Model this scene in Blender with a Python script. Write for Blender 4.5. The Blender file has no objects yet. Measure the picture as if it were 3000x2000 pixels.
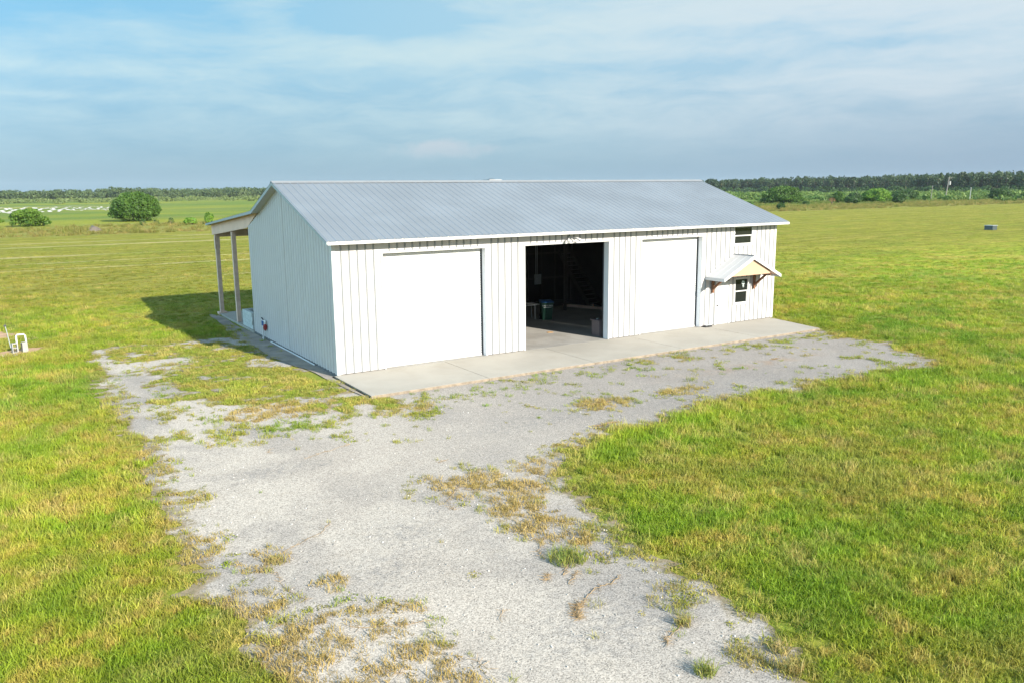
import bpy, math, random
import numpy as np
from mathutils import Matrix, Vector
random.seed(7)
rng = np.random.default_rng(11)
S = bpy.context.scene
COL = S.collection
R = math.radians

# ------------------------------------------------------------------ camera
cam_d = bpy.data.cameras.new('camera')
cam = bpy.data.objects.new('camera', cam_d)
COL.objects.link(cam)
S.camera = cam
cam_d.sensor_width = 36
cam_d.sensor_fit = 'HORIZONTAL'
cam_d.lens = 28.531
cam_d.clip_start = 0.1
cam_d.clip_end = 9000
m = Matrix(((0.8467832, 0.1059012, -0.5212899), (-0.5318581, 0.1515523, -0.833162), (-0.0092302, 0.9827598, 0.1846564)))
cam.matrix_world = Matrix.Translation((-9.70906, -27.18102, 6.56092)) @ m.to_4x4()
S.render.resolution_x = 1024
S.render.resolution_y = 682

# ------------------------------------------------------------------ light
S.view_settings.view_transform = 'Standard'
S.view_settings.look = 'None'
S.view_settings.gamma = 1
S.view_settings.exposure = 1.58
SUN_EL = R(25.6)
sv = Vector((math.sin(R(13.1)) * math.cos(SUN_EL), -math.cos(R(13.1)) * math.cos(SUN_EL), math.sin(SUN_EL)))
sun_d = bpy.data.lights.new('sun', 'SUN')
sun_d.energy = 4.0
sun_d.angle = R(0.6)
sun_d.color = (1.0, 0.93, 0.82)
sun = bpy.data.objects.new('sun', sun_d)
COL.objects.link(sun)
sun.rotation_euler = sv.to_track_quat('Z', 'Y').to_euler()
sun.location = (0, -20, 40)


class NT:
    """small helper to wire shader nodes"""
    def __init__(s, tree):
        s.t = tree
        s.n = tree.nodes
        s.l = tree.links

    def node(s, typ, **kw):
        n = s.n.new(typ)
        for k, v in kw.items():
            setattr(n, k, v)
        return n

    def put(s, sock, v):
        if v is None:
            return
        if isinstance(v, bpy.types.NodeSocket):
            s.l.new(v, sock)
        else:
            if isinstance(v, tuple) and len(v) == 3 and sock.type == 'RGBA':
                v = (*v, 1)
            sock.default_value = v

    def math(s, op, a, b=None, c=None, clamp=False):
        n = s.node('ShaderNodeMath', operation=op, use_clamp=clamp)
        for i, v in enumerate((a, b, c)):
            s.put(n.inputs[i], v)
        return n.outputs[0]

    def mix(s, f, a, b, mode='MIX'):
        n = s.node('ShaderNodeMix', data_type='RGBA', blend_type=mode)
        s.put(n.inputs[0], f)
        s.put(n.inputs[6], a)
        s.put(n.inputs[7], b)
        return n.outputs[2]

    def noise(s, vec, scale, detail=3, rough=0.55, dist=0.0):
        n = s.node('ShaderNodeTexNoise')
        s.put(n.inputs['Vector'], vec)
        n.inputs['Scale'].default_value = scale
        n.inputs['Detail'].default_value = detail
        n.inputs['Roughness'].default_value = rough
        n.inputs['Distortion'].default_value = dist
        return n.outputs[0]

    def step(s, v, a, b, c=0.0, d=1.0):
        n = s.node('ShaderNodeMapRange', interpolation_type='SMOOTHSTEP')
        s.put(n.inputs[0], v)
        for i, q in enumerate((a, b, c, d)):
            s.put(n.inputs[i + 1], q)
        return n.outputs[0]

    def ellip(s, u, v, a, b, ra, rb):
        x = s.math('DIVIDE', s.math('SUBTRACT', u, a), ra)
        y = s.math('DIVIDE', s.math('SUBTRACT', v, b), rb)
        e = s.math('ADD', s.math('MULTIPLY', x, x), s.math('MULTIPLY', y, y))
        return s.math('EXPONENT', s.math('MULTIPLY', e, -1.0))

    def comb(s, x, y, z=0.0):
        n = s.node('ShaderNodeCombineXYZ')
        for i, v in enumerate((x, y, z)):
            s.put(n.inputs[i], v)
        return n.outputs[0]


# ------------------------------------------------------------------ sky
W = bpy.data.worlds.new('World')
S.world = W
W.use_nodes = True
W.node_tree.nodes.clear()
t = NT(W.node_tree)
sky = t.node('ShaderNodeTexSky', sky_type='NISHITA', sun_disc=False)
sky.sun_elevation = SUN_EL
sky.sun_rotation = R(180 - 13.1)
sky.altitude = 0
sky.air_density = 1.0
sky.dust_density = 0.6
sky.ozone_density = 1.5
tc = t.node('ShaderNodeTexCoord')
sx = t.node('ShaderNodeSeparateXYZ')
t.l.new(tc.outputs['Generated'], sx.inputs[0])
az = t.math('ARCTAN2', sx.outputs[0], sx.outputs[1])
el = t.math('ARCSINE', sx.outputs[2])
# clear air: blue above, pale grey blue low down
low = t.step(el, 0.0, 0.20)
clear = t.mix(low, (0.98, 1.78, 2.45), (0.98, 2.38, 3.42))
clear = t.mix(t.step(el, 0.2, 1.4), clear, (0.5, 1.25, 2.6))
sd = t.node('ShaderNodeVectorMath', operation='DOT_PRODUCT')
t.l.new(tc.outputs['Generated'], sd.inputs[0])
sd.inputs[1].default_value = sv
base = t.mix(t.step(sd.outputs['Value'], 0.2, 0.98, 0.93, 0.55), sky.outputs[0], clear)
warp = t.noise(t.comb(t.math('MULTIPLY', az, 5.0), t.math('MULTIPLY', el, 14.0)), 1.0, 2)
warp = t.math('MULTIPLY', t.math('SUBTRACT', warp, 0.5), 0.05)
elw = t.math('ADD', t.math('ADD', el, warp), t.math('MULTIPLY', az, -0.03))
c1 = t.noise(t.comb(t.math('MULTIPLY', az, 7.0), t.math('MULTIPLY', elw, 34.0)), 1.0, 9, 0.66, 0.25)
c2 = t.noise(t.comb(t.math('MULTIPLY', az, 3.2), t.math('MULTIPLY', elw, 12.0), 4.0), 1.0, 8, 0.62, 0.2)
cl = t.math('ADD', t.math('MULTIPLY', c1, 0.55), t.math('MULTIPLY', c2, 0.6))
cl = t.math('ADD', cl, t.math('MULTIPLY', t.step(az, 0.15, 0.62), 0.17))
cl = t.math('ADD', cl, t.math('MULTIPLY', t.ellip(az, el, 0.58, 0.16, 0.26, 0.022), 0.16))
cl = t.math('ADD', cl, t.math('MULTIPLY', t.ellip(az, el, 0.95, 0.20, 0.26, 0.03), 0.22))
cl = t.math('ADD', cl, t.math('MULTIPLY', t.ellip(az, el, 0.29, 0.19, 0.05, 0.03), 0.16))
cl = t.math('ADD', cl, t.math('MULTIPLY', t.ellip(az, el, 0.08, 0.127, 0.13, 0.009), 0.15))
cl = t.math('ADD', cl, t.math('MULTIPLY', t.ellip(az, el, 0.05, 0.100, 0.10, 0.005), 0.15))
cl = t.math('SUBTRACT', cl, t.math('MULTIPLY', t.ellip(az, el, 0.40, 0.192, 0.085, 0.017), 0.50))
cl = t.math('SUBTRACT', cl, t.math('MULTIPLY', t.ellip(az, el, 0.0, 0.20, 0.16, 0.03), 0.22))
cl = t.math('SUBTRACT', cl, t.math('MULTIPLY', t.ellip(az, el, 0.80, 0.17, 0.17, 0.012), 0.13))
cl = t.math('SUBTRACT', cl, t.math('MULTIPLY', t.ellip(az, el, 0.70, 0.135, 0.14, 0.010), 0.13))
cl = t.math('SUBTRACT', cl, t.math('MULTIPLY', t.ellip(az, el, 0.98, 0.150, 0.09, 0.007), 0.14))
veil = t.math('MAXIMUM', t.step(cl, 0.36, 0.95), t.math('MULTIPLY', t.step(el, 0.02, 0.13), t.math('MULTIPLY', t.step(az, 0.05, 0.55), 0.42)))
veil = t.math('MULTIPLY', veil, t.step(el, 0.0, 0.10, 0.06, 1.0))
vcol = t.mix(t.step(az, 0.3, 1.0), (2.85, 3.60, 3.72), (3.15, 3.58, 3.82))
skyc = t.mix(t.math('MULTIPLY', veil, 0.88), base, vcol)
# small heaped cloud low over the horizon
puff = t.noise(t.comb(t.math('MULTIPLY', az, 26.0), t.math('MULTIPLY', el, 34.0), 2.0), 1.0, 6, 0.6)
pm = t.math('ADD', t.math('MULTIPLY', puff, 0.75), t.math('MULTIPLY', t.ellip(az, el, 0.475, 0.046, 0.095, 0.017), 0.60))
pm = t.step(pm, 0.68, 0.96)
pm = t.math('MULTIPLY', pm, t.step(el, 0.022, 0.055))
skyc = t.mix(t.math('MULTIPLY', pm, 0.7), skyc, (2.6, 2.95, 3.25))
lav = t.math('MULTIPLY', t.step(az, 0.55, 1.15), t.step(el, 0.14, 0.0))
skyc = t.mix(t.math('MULTIPLY', lav, 0.5), skyc, (1.45, 1.85, 2.45))
bg = t.node('ShaderNodeBackground')
bg.inputs['Strength'].default_value = 0.075
out = t.node('ShaderNodeOutputWorld')
# unseen sky left of the view, brightened to fill the shaded gable wall
side = t.math('ADD', t.math('MULTIPLY', t.ellip(az, el, -1.45, 0.2, 0.75, 0.6), 4.2), 1.0)
skyc = t.mix(1.0, skyc, t.comb(side, side, side), 'MULTIPLY')
t.l.new(skyc, bg.inputs[0])
t.l.new(bg.outputs[0], out.inputs[0])


# ------------------------------------------------------------------ helpers
def tag(o, label=None, cat=None, group=None, kind=None):
    if label:
        o['label'] = label
    if cat:
        o['category'] = cat
    if group:
        o['group'] = group
    if kind:
        o['kind'] = kind
    return o


def empty(name, loc, label, cat, group=None):
    o = bpy.data.objects.new(name, None)
    COL.objects.link(o)
    o.location = loc
    o.empty_display_size = 0.3
    o['origin'] = tuple(loc)
    return tag(o, label, cat, group)


def origin_of(p):
    while p is not None:
        if 'origin' in p:
            return Vector(p['origin'])
        p = p.parent
    return Vector((0, 0, 0))


class MB:
    """collects shapes in world coordinates and links them as ONE mesh object"""
    def __init__(s):
        s.v = []
        s.f = []

    def add(s, vs, fs):
        n = len(s.v)
        s.v += [tuple(q) for q in vs]
        s.f += [tuple(i + n for i in f) for f in fs]
        return s

    def box(s, x0, y0, z0, x1, y1, z1):
        vs = [(x, y, z) for z in (z0, z1) for y in (y0, y1) for x in (x0, x1)]
        return s.add(vs, [(0, 2, 3, 1), (4, 5, 7, 6), (0, 1, 5, 4), (2, 6, 7, 3), (0, 4, 6, 2), (1, 3, 7, 5)])

    def bar(s, a, b, w, h, up=(0, 0, 1)):
        a, b = Vector(a), Vector(b)
        d = (b - a).normalized()
        up = Vector(up)
        if abs(d.dot(up)) > 0.99:
            up = Vector((0, 1, 0))
        r = d.cross(up).normalized() * w / 2
        u = r.cross(d).normalized() * h / 2
        vs = [p + i * r + j * u for p in (a, b) for j in (-1, 1) for i in (-1, 1)]
        return s.add(vs, [(0, 1, 3, 2), (4, 6, 7, 5), (0, 4, 5, 1), (2, 3, 7, 6), (0, 2, 6, 4), (1, 5, 7, 3)])

    def tube(s, pts, rad, n=10, caps=True):
        pts = [Vector(p) for p in pts]
        rads = rad if isinstance(rad, (list, tuple)) else [rad] * len(pts)
        rings = []
        for i, p in enumerate(pts):
            d = (pts[min(i + 1, len(pts) - 1)] - pts[max(i - 1, 0)]).normalized()
            up = Vector((0, 0, 1)) if abs(d.z) < 0.9 else Vector((0, 1, 0))
            r = d.cross(up).normalized()
            u = r.cross(d).normalized()
            rings.append([p + rads[i] * (math.cos(2 * math.pi * k / n) * r + math.sin(2 * math.pi * k / n) * u) for k in range(n)])
        vs = [q for r_ in rings for q in r_]
        fs = []
        for i in range(len(pts) - 1):
            for k in range(n):
                fs.append((i * n + k, i * n + (k + 1) % n, (i + 1) * n + (k + 1) % n, (i + 1) * n + k))
        if caps:
            fs.append(tuple(range(n - 1, -1, -1)))
            fs.append(tuple((len(pts) - 1) * n + k for k in range(n)))
        return s.add(vs, fs)

    def prism(s, poly, d):
        """planar polygon (3-D points) extruded along vector d"""
        d = Vector(d)
        n = len(poly)
        vs = [Vector(p) for p in poly] + [Vector(p) + d for p in poly]
        fs = [tuple(range(n - 1, -1, -1)), tuple(range(n, 2 * n))]
        fs += [(i, (i + 1) % n, n + (i + 1) % n, n + i) for i in range(n)]
        return s.add(vs, fs)

    def build(s, name, mat, parent=None, bevel=0.0, smooth=False, mat2=None, second=()):
        o0 = origin_of(parent)
        me = bpy.data.meshes.new(name)
        me.from_pydata([(a - o0.x, b - o0.y, c - o0.z) for a, b, c in s.v], [], s.f)
        me.materials.append(mat)
        if mat2:
            me.materials.append(mat2)
            for i in second:
                me.polygons[i].material_index = 1
        me.validate()
        fix_normals(me)
        if smooth:
            me.shade_smooth()
        o = bpy.data.objects.new(name, me)
        COL.objects.link(o)
        o.parent = parent
        if bevel:
            b = o.modifiers.new('bevel', 'BEVEL')
            b.width = bevel
            b.segments = 2
            b.limit_method = 'ANGLE'
        return o


def fix_normals(me):
    import bmesh
    bm = bmesh.new()
    bm.from_mesh(me)
    bmesh.ops.recalc_face_normals(bm, faces=bm.faces)
    bm.to_mesh(me)
    bm.free()


def mesh_np(name, verts, faces, mat, parent=None, link=True):
    me = bpy.data.meshes.new(name)
    verts = np.asarray(verts, dtype=np.float32)
    faces = np.asarray(faces, dtype=np.int32)
    k = faces.shape[1]
    me.vertices.add(len(verts))
    me.vertices.foreach_set('co', verts.ravel())
    me.loops.add(faces.size)
    me.loops.foreach_set('vertex_index', faces.ravel())
    me.polygons.add(len(faces))
    me.polygons.foreach_set('loop_start', np.arange(0, faces.size, k, dtype=np.int32))
    me.update(calc_edges=True)
    me.validate()
    if mat:
        me.materials.append(mat)
    o = bpy.data.objects.new(name, me)
    if link:
        COL.objects.link(o)
    o.parent = parent
    return o


def vnoise(x, y, seed=0):
    xi = np.floor(x).astype(np.int64)
    yi = np.floor(y).astype(np.int64)
    fx = x - xi
    fy = y - yi
    fx = fx * fx * (3 - 2 * fx)
    fy = fy * fy * (3 - 2 * fy)

    def h(a, b):
        n = (a * 374761393 + b * 668265263 + seed * 1442695041) & 0xffffffff
        n = ((n ^ (n >> 13)) * 1274126177) & 0xffffffff
        return ((n ^ (n >> 16)) & 0xffff) / 65535.0
    return (h(xi, yi) * (1 - fx) + h(xi + 1, yi) * fx) * (1 - fy) + (h(xi, yi + 1) * (1 - fx) + h(xi + 1, yi + 1) * fx) * fy


def fbm(x, y, seed=0, oct=4):
    a, t_, s_ = 1.0, 0.0, 0.0
    for i in range(oct):
        t_ = t_ + a * vnoise(x * 2 ** i, y * 2 ** i, seed + i)
        s_ += a
        a *= 0.5
    return t_ / s_


# ------------------------------------------------------------------ materials
def newmat(name):
    mt = bpy.data.materials.new(name)
    mt.use_nodes = True
    mt.node_tree.nodes.clear()
    t = NT(mt.node_tree)
    o = t.node('ShaderNodeOutputMaterial')
    return mt, t, o


def pmat(name, col, rough=0.6, metal=0.0, var=0.12, vscale=3.0, bump=0.0, bscale=60.0, spec=0.4, dirt=None, dirt_amt=0.0, dirt_scale=0.6):
    mt, t, o = newmat(name)
    p = t.node('ShaderNodeBsdfPrincipled')
    g = t.node('ShaderNodeNewGeometry').outputs['Position']
    n1 = t.noise(g, vscale, 4)
    k = t.step(n1, 0.3, 0.7, 1 - var, 1 + var)
    c = t.mix(1.0, (*col, 1), t.comb(k, k, k), 'MULTIPLY')
    if dirt:
        d = t.step(t.noise(g, dirt_scale, 6, 0.65, 0.6), 0.48, 0.72)
        c = t.mix(t.math('MULTIPLY', d, dirt_amt), c, (*dirt, 1))
    t.put(p.inputs['Base Color'], c)
    p.inputs['Roughness'].default_value = rough
    p.inputs['Metallic'].default_value = metal
    p.inputs['Specular IOR Level'].default_value = spec
    if bump:
        b = t.node('ShaderNodeBump')
        b.inputs['Strength'].default_value = bump
        b.inputs['Distance'].default_value = 0.01
        t.put(b.inputs['Height'], t.noise(g, bscale, 3))
        t.l.new(b.outputs[0], p.inputs['Normal'])
    t.l.new(p.outputs[0], o.inputs[0])
    return mt


def grass_colour_group():
    g = bpy.data.node_groups.new('grass colour', 'ShaderNodeTree')
    g.interface.new_socket('Color', in_out='OUTPUT', socket_type='NodeSocketColor')
    t = NT(g)
    out = t.node('NodeGroupOutput')
    pos = t.node('ShaderNodeNewGeometry').outputs['Position']
    s = t.node('ShaderNodeSeparateXYZ')
    t.l.new(pos, s.inputs[0])
    x, y = s.outputs[0], s.outputs[1]
    big = t.noise(t.comb(x, y), 0.11, 3, 0.6)
    mid = t.noise(t.comb(x, y, 3.0), 0.55, 4, 0.6, 0.4)
    fine = t.noise(t.comb(x, y, 7.0), 2.6, 5, 0.7)
    strk = t.noise(t.comb(t.math('MULTIPLY', x, 0.055), t.math('MULTIPLY', y, 0.75)), 1.0, 6, 0.66, 0.25)
    strk2 = t.noise(t.comb(t.math('MULTIPLY', x, 0.35), t.math('MULTIPLY', y, 1.6), 5.0), 1.0, 5, 0.7, 0.3)
    lush = t.mix(t.step(mid, 0.36, 0.64), (0.180, 0.275, 0.018), (0.300, 0.330, 0.030))
    lush = t.mix(t.math('MULTIPLY', t.step(big, 0.50, 0.70), 0.65), lush, (0.095, 0.225, 0.018))
    dry = t.math('MULTIPLY', t.step(t.math('ADD', t.math('MULTIPLY', fine, 0.5), t.math('MULTIPLY', mid, 0.5)), 0.50, 0.62), 0.65)
    lush = t.mix(dry, lush, (0.44, 0.31, 0.085))
    lush = t.mix(t.math('MULTIPLY', t.step(big, 0.48, 0.36), 0.5), lush, (0.33, 0.265, 0.065))
    # mown hay field behind the barn
    mow = t.mix(t.step(strk, 0.36, 0.62), (0.142, 0.165, 0.014), (0.240, 0.225, 0.034))
    mow = t.mix(t.math('MULTIPLY', t.step(strk2, 0.50, 0.68), 0.75), mow, (0.30, 0.235, 0.075))
    mow = t.mix(t.math('MULTIPLY', t.step(strk2, 0.44, 0.30), 0.6), mow, (0.090, 0.135, 0.020))
    mow = t.mix(t.math('MULTIPLY', t.step(big, 0.50, 0.68), 0.35), mow, (0.13, 0.19, 0.02))
    wob = t.math('MULTIPLY', t.math('SUBTRACT', t.noise(t.comb(t.math('MULTIPLY', x, 0.06), 2.0), 1.0, 3), 0.5), 2.4)
    lines = None
    for yc, wd in ((54.0, 0.55), (71.0, 0.9), (89.0, 1.0), (106.0, 1.8), (61.5, 0.4), (97.5, 0.6), (40.0, 0.3)):
        d = t.math('ABSOLUTE', t.math('SUBTRACT', t.math('ADD', y, wob), yc))
        e = t.step(d, wd * 1.5, wd * 0.3)
        lines = e if lines is None else t.math('MAXIMUM', lines, e)
    lines = t.math('MULTIPLY', lines, t.step(strk2, 0.30, 0.52))
    lines = t.math('MULTIPLY', lines, t.step(t.noise(t.comb(t.math('MULTIPLY', x, 0.05), t.math('MULTIPLY', y, 0.06), 9.0), 1.0, 3), 0.36, 0.6))
    mow = t.mix(t.math('MULTIPLY', lines, t.step(x, 20.0, 60.0, 0.6, 0.10)), mow, (0.46, 0.40, 0.23))
    edge = t.math('ADD', t.math('ADD', y, t.math('MULTIPLY', x, 0.10)), t.math('MULTIPLY', t.math('SUBTRACT', big, 0.5), 34.0))
    c = t.mix(t.step(edge, 8.0, 46.0), lush, mow)
    # rank verge, then pasture
    yb = t.math('ADD', y, t.math('MULTIPLY', t.math('SUBTRACT', mid, 0.5), 6.0))
    verge = t.mix(t.step(strk2, 0.40, 0.62), (0.155, 0.19, 0.028), (0.27, 0.225, 0.07))
    c = t.mix(t.step(yb, 114.0, 117.0), c, verge)
    past_n = t.noise(t.comb(t.math('MULTIPLY', x, 0.005), t.math('MULTIPLY', y, 0.009), 1.0), 1.0, 6, 0.66)
    past = t.mix(t.step(past_n, 0.44, 0.62), (0.110, 0.170, 0.030), (0.215, 0.235, 0.030))
    past = t.mix(t.math('MULTIPLY', t.step(t.noise(t.comb(t.math('MULTIPLY', x, 0.01), t.math('MULTIPLY', y, 0.05), 6.0), 1.0, 6, 0.62), 0.52, 0.66), 0.6), past, (0.21, 0.195, 0.07))
    c = t.mix(t.step(yb, 150.0, 166.0), c, past)
    far = t.mix(t.step(past_n, 0.45, 0.6), (0.25, 0.24, 0.07), (0.14, 0.19, 0.035))
    c = t.mix(t.step(y, 620.0, 760.0), c, far)
    t.l.new(c, out.inputs[0])
    return g


GCG = grass_colour_group()


def mat_ground():
    mt, t, o = newmat('grass ground')
    p = t.node('ShaderNodeBsdfPrincipled')
    gg = t.node('ShaderNodeGroup', node_tree=GCG)
    pos = t.node('ShaderNodeNewGeometry').outputs['Position']
    s = t.node('ShaderNodeSeparateXYZ')
    t.l.new(pos, s.inputs[0])
    dist = t.node('ShaderNodeVectorMath', operation='DISTANCE')
    t.l.new(pos, dist.inputs[0])
    dist.inputs[1].default_value = (-9.7, -27.2, 0)
    d = dist.outputs['Value']
    # thatch and soil show between the real blades on the lawn; beyond the modelled blades the turf itself is the surface
    f1 = t.noise(pos, 9.0, 6, 0.75)
    f2 = t.noise(t.comb(t.math('MULTIPLY', s.outputs[0], 1.0), t.math('MULTIPLY', s.outputs[1], 2.2)), 1.6, 7, 0.78)
    thatch = t.mix(t.step(f1, 0.4, 0.65), (0.12, 0.14, 0.025), (0.28, 0.22, 0.085))
    near = t.mix(0.5, gg.outputs[0], thatch)
    f3 = t.noise(t.comb(t.math('MULTIPLY', s.outputs[0], 0.25), t.math('MULTIPLY', s.outputs[1], 0.9), 11.0), 1.0, 8, 0.75, 0.2)
    k = t.math('MULTIPLY', t.step(f2, 0.28, 0.72, 0.58, 1.34), t.step(f3, 0.3, 0.7, 0.72, 1.24))
    farc = t.mix(1.0, gg.outputs[0], t.comb(k, k, k), 'MULTIPLY')
    c = t.mix(t.step(d, 45.0, 85.0), near, farc)
    t.put(p.inputs['Base Color'], c)
    p.inputs['Roughness'].default_value = 0.9
    p.inputs['Specular IOR Level'].default_value = 0.1
    b = t.node('ShaderNodeBump')
    b.inputs['Strength'].default_value = 0.8
    b.inputs['Distance'].default_value = 0.12
    t.put(b.inputs['Height'], t.math('ADD', t.math('MULTIPLY', f1, 0.3), f2))
    t.l.new(b.outputs[0], p.inputs['Normal'])
    t.l.new(p.outputs[0], o.inputs[0])
    return mt


def mat_blade(name='grass blades', gain=1.0):
    mt, t, o = newmat(name)
    gg = t.node('ShaderNodeGroup', node_tree=GCG)
    a = t.node('ShaderNodeAttribute', attribute_type='INSTANCER', attribute_name='tint')
    v = t.node('ShaderNodeAttribute', attribute_type='INSTANCER', attribute_name='val')
    c = t.mix(a.outputs['Fac'], gg.outputs[0], (0.42, 0.31, 0.115))
    k = t.math('MULTIPLY', v.outputs['Fac'], gain)
    c = t.mix(1.0, c, t.comb(k, k, k), 'MULTIPLY')
    p = t.node('ShaderNodeBsdfPrincipled')
    t.put(p.inputs['Base Color'], c)
    p.inputs['Roughness'].default_value = 0.55
    p.inputs['Specular IOR Level'].default_value = 0.25
    tr = t.node('ShaderNodeBsdfTranslucent')
    t.put(tr.inputs[0], c)
    mx = t.node('ShaderNodeMixShader')
    mx.inputs[0].default_value = 0.35
    t.l.new(p.outputs[0], mx.inputs[1])
    t.l.new(tr.outputs[0], mx.inputs[2])
    t.l.new(mx.outputs[0], o.inputs[0])
    return mt


def mat_leaf(name, a, b, scale=1.2, trans=0.25):
    mt, t, o = newmat(name)
    pos = t.node('ShaderNodeNewGeometry').outputs['Position']
    n = t.noise(pos, scale, 5, 0.7)
    c = t.mix(t.step(n, 0.35, 0.65), a, b)
    p = t.node('ShaderNodeBsdfPrincipled')
    t.put(p.inputs['Base Color'], c)
    p.inputs['Roughness'].default_value = 0.55
    p.inputs['Specular IOR Level'].default_value = 0.3
    tr = t.node('ShaderNodeBsdfTranslucent')
    t.put(tr.inputs[0], c)
    mx = t.node('ShaderNodeMixShader')
    mx.inputs[0].default_value = trans
    t.l.new(p.outputs[0], mx.inputs[1])
    t.l.new(tr.outputs[0], mx.inputs[2])
    t.l.new(mx.outputs[0], o.inputs[0])
    return mt


def mat_gravel():
    mt, t, o = newmat('crushed shell gravel')
    p = t.node('ShaderNodeBsdfPrincipled')
    pos = t.node('ShaderNodeNewGeometry').outputs['Position']
    s = t.node('ShaderNodeSeparateXYZ')
    t.l.new(pos, s.inputs[0])
    vo = t.node('ShaderNodeTexVoronoi')
    vo.inputs['Scale'].default_value = 55.0
    vo.inputs['Randomness'].default_value = 1.0
    t.put(vo.inputs['Vector'], pos)
    vs = t.node('ShaderNodeSeparateXYZ')
    t.l.new(vo.outputs['Color'], vs.inputs[0])
    stone = vs.outputs[0]
    big = t.noise(pos, 0.33, 5, 0.62, 0.5)
    mid = t.noise(pos, 1.7, 5, 0.65)
    sand = t.mix(t.step(s.outputs[0], -6.0, 9.0), (0.400, 0.362, 0.315), (0.246, 0.225, 0.205))
    c = t.mix(t.step(big, 0.42, 0.62), sand, (0.275, 0.253, 0.230))
    c = t.mix(t.math('MULTIPLY', t.step(mid, 0.54, 0.72), 0.35), c, (0.31, 0.27, 0.22))
    bei = t.math('MAXIMUM', t.ellip(s.outputs[0], s.outputs[1], -2.6, -8.8, 3.6, 2.2), t.ellip(s.outputs[0], s.outputs[1], -4.2, -15.5, 1.3, 5.0))
    c = t.mix(t.math('MULTIPLY', t.math('MULTIPLY', bei, t.step(big, 0.35, 0.6)), 0.7), c, (0.385, 0.342, 0.293))
    dk = None
    for (a, b, ra, rb) in ((-4.8, -8.5, 1.1, 0.5), (-3.7, -13.6, 0.8, 0.9), (-4.6, -14.7, 0.9, 0.7), (-3.7, -8.6, 0.5, 0.3), (3.5, -8.5, 3.5, 0.6), (9.5, -8.6, 5.0, 1.0), (-2.6, -18.3, 1.4, 1.0)):
        e = t.ellip(s.outputs[0], s.outputs[1], a, b, ra, rb)
        dk = e if dk is None else t.math('MAXIMUM', dk, e)
    dk = t.math('MULTIPLY', dk, t.step(t.noise(pos, 5.0, 6, 0.8), 0.42, 0.62))
    c = t.mix(t.math('MULTIPLY', dk, 0.55), c, (0.16, 0.16, 0.162))
    rust = t.ellip(s.outputs[0], s.outputs[1], 14.0, -6.8, 3.2, 0.4)
    rust = t.math('MULTIPLY', rust, t.step(mid, 0.4, 0.6))
    c = t.mix(t.math('MULTIPLY', rust, 0.5), c, (0.28, 0.19, 0.12))
    k = t.step(stone, 0.0, 1.0, 0.70, 1.26)
    c = t.mix(1.0, c, t.comb(k, k, k), 'MULTIPLY')
    pit = t.step(stone, 0.10, 0.02)
    c = t.mix(t.math('MULTIPLY', pit, 0.5), c, (0.08, 0.075, 0.07))
    ea = t.node('ShaderNodeAttribute', attribute_name='edge')
    en = t.math('SUBTRACT', ea.outputs['Fac'], t.math('MULTIPLY', t.math('SUBTRACT', t.noise(pos, 3.0, 6, 0.75), 0.5), 1.6))
    soil = t.mix(t.step(t.noise(pos, 8.0, 4, 0.7), 0.4, 0.6), (0.15, 0.125, 0.06), (0.23, 0.18, 0.11))
    c = t.mix(t.math('MULTIPLY', t.step(en, 0.42, 0.08), 0.8), c, soil)
    t.put(p.inputs['Base Color'], c)
    p.inputs['Roughness'].default_value = 0.95
    p.inputs['Specular IOR Level'].default_value = 0.15
    b = t.node('ShaderNodeBump')
    b.inputs['Strength'].default_value = 0.5
    b.inputs['Distance'].default_value = 0.012
    t.put(b.inputs['Height'], t.math('ADD', stone, t.math('MULTIPLY', t.noise(pos, 2.0, 3, 0.6), 1.0)))
    t.l.new(b.outputs[0], p.inputs['Normal'])
    t.l.new(p.outputs[0], o.inputs[0])
    return mt


M = {}
M['ground'] = mat_ground()
M['gravel'] = mat_gravel()
M['blade'] = mat_blade()
M['white'] = pmat('white painted steel', (0.445, 0.425, 0.42), 0.42, 0, 0.02, 0.8)
M['white_trim'] = pmat('white trim', (0.45, 0.45, 0.445), 0.45, 0, 0.02, 1.0)
M['door_white'] = pmat('white door steel', (0.50, 0.50, 0.495), 0.4, 0, 0.02, 1.0)
M['pole_grey'] = pmat('pale grey pole', (0.30, 0.30, 0.29), 0.7, 0, 0.1, 2)
M['jamb'] = pmat('white jamb flashing', (0.72, 0.73, 0.75), 0.45, 0, 0.02, 1.0)
M['galv'] = pmat('galvalume roof', (0.205, 0.232, 0.262), 0.5, 0.3, 0.08, 0.35, spec=0.5)
M['galv_light'] = pmat('awning galvalume', (0.46, 0.465, 0.47), 0.5, 0.2, 0.05, 0.9)
M['ridge'] = pmat('ridge cap metal', (0.30, 0.31, 0.32), 0.4, 0.4, 0.04, 2)
M['soffit'] = pmat('grey soffit', (0.42, 0.42, 0.41), 0.6, 0, 0.05, 2)
M['concrete'] = pmat('broom finished concrete', (0.315, 0.296, 0.258), 0.85, 0, 0.06, 0.5, 0.25, 90, 0.2, (0.265, 0.24, 0.195), 0.35, 0.7)
M['floor'] = pmat('stained shop floor concrete', (0.27, 0.26, 0.24), 0.8, 0, 0.12, 1.1, 0.2, 60, 0.2, (0.22, 0.20, 0.17), 0.5, 1.6)
M['footing'] = pmat('footing concrete', (0.13, 0.13, 0.13), 0.9, 0, 0.2, 3, 0.4, 30, 0.2)
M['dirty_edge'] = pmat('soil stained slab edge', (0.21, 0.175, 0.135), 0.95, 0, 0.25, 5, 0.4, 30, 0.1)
M['seam'] = pmat('painted shade and gap grey', (0.215, 0.222, 0.225), 0.6, 0, 0.03, 1.0)  # grey painted in for rib shade and for dark gap lines at doors
M['tan'] = pmat('tan painted plywood', (0.60, 0.405, 0.315), 0.7, 0, 0.06, 1.5, 0.1, 40)
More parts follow.
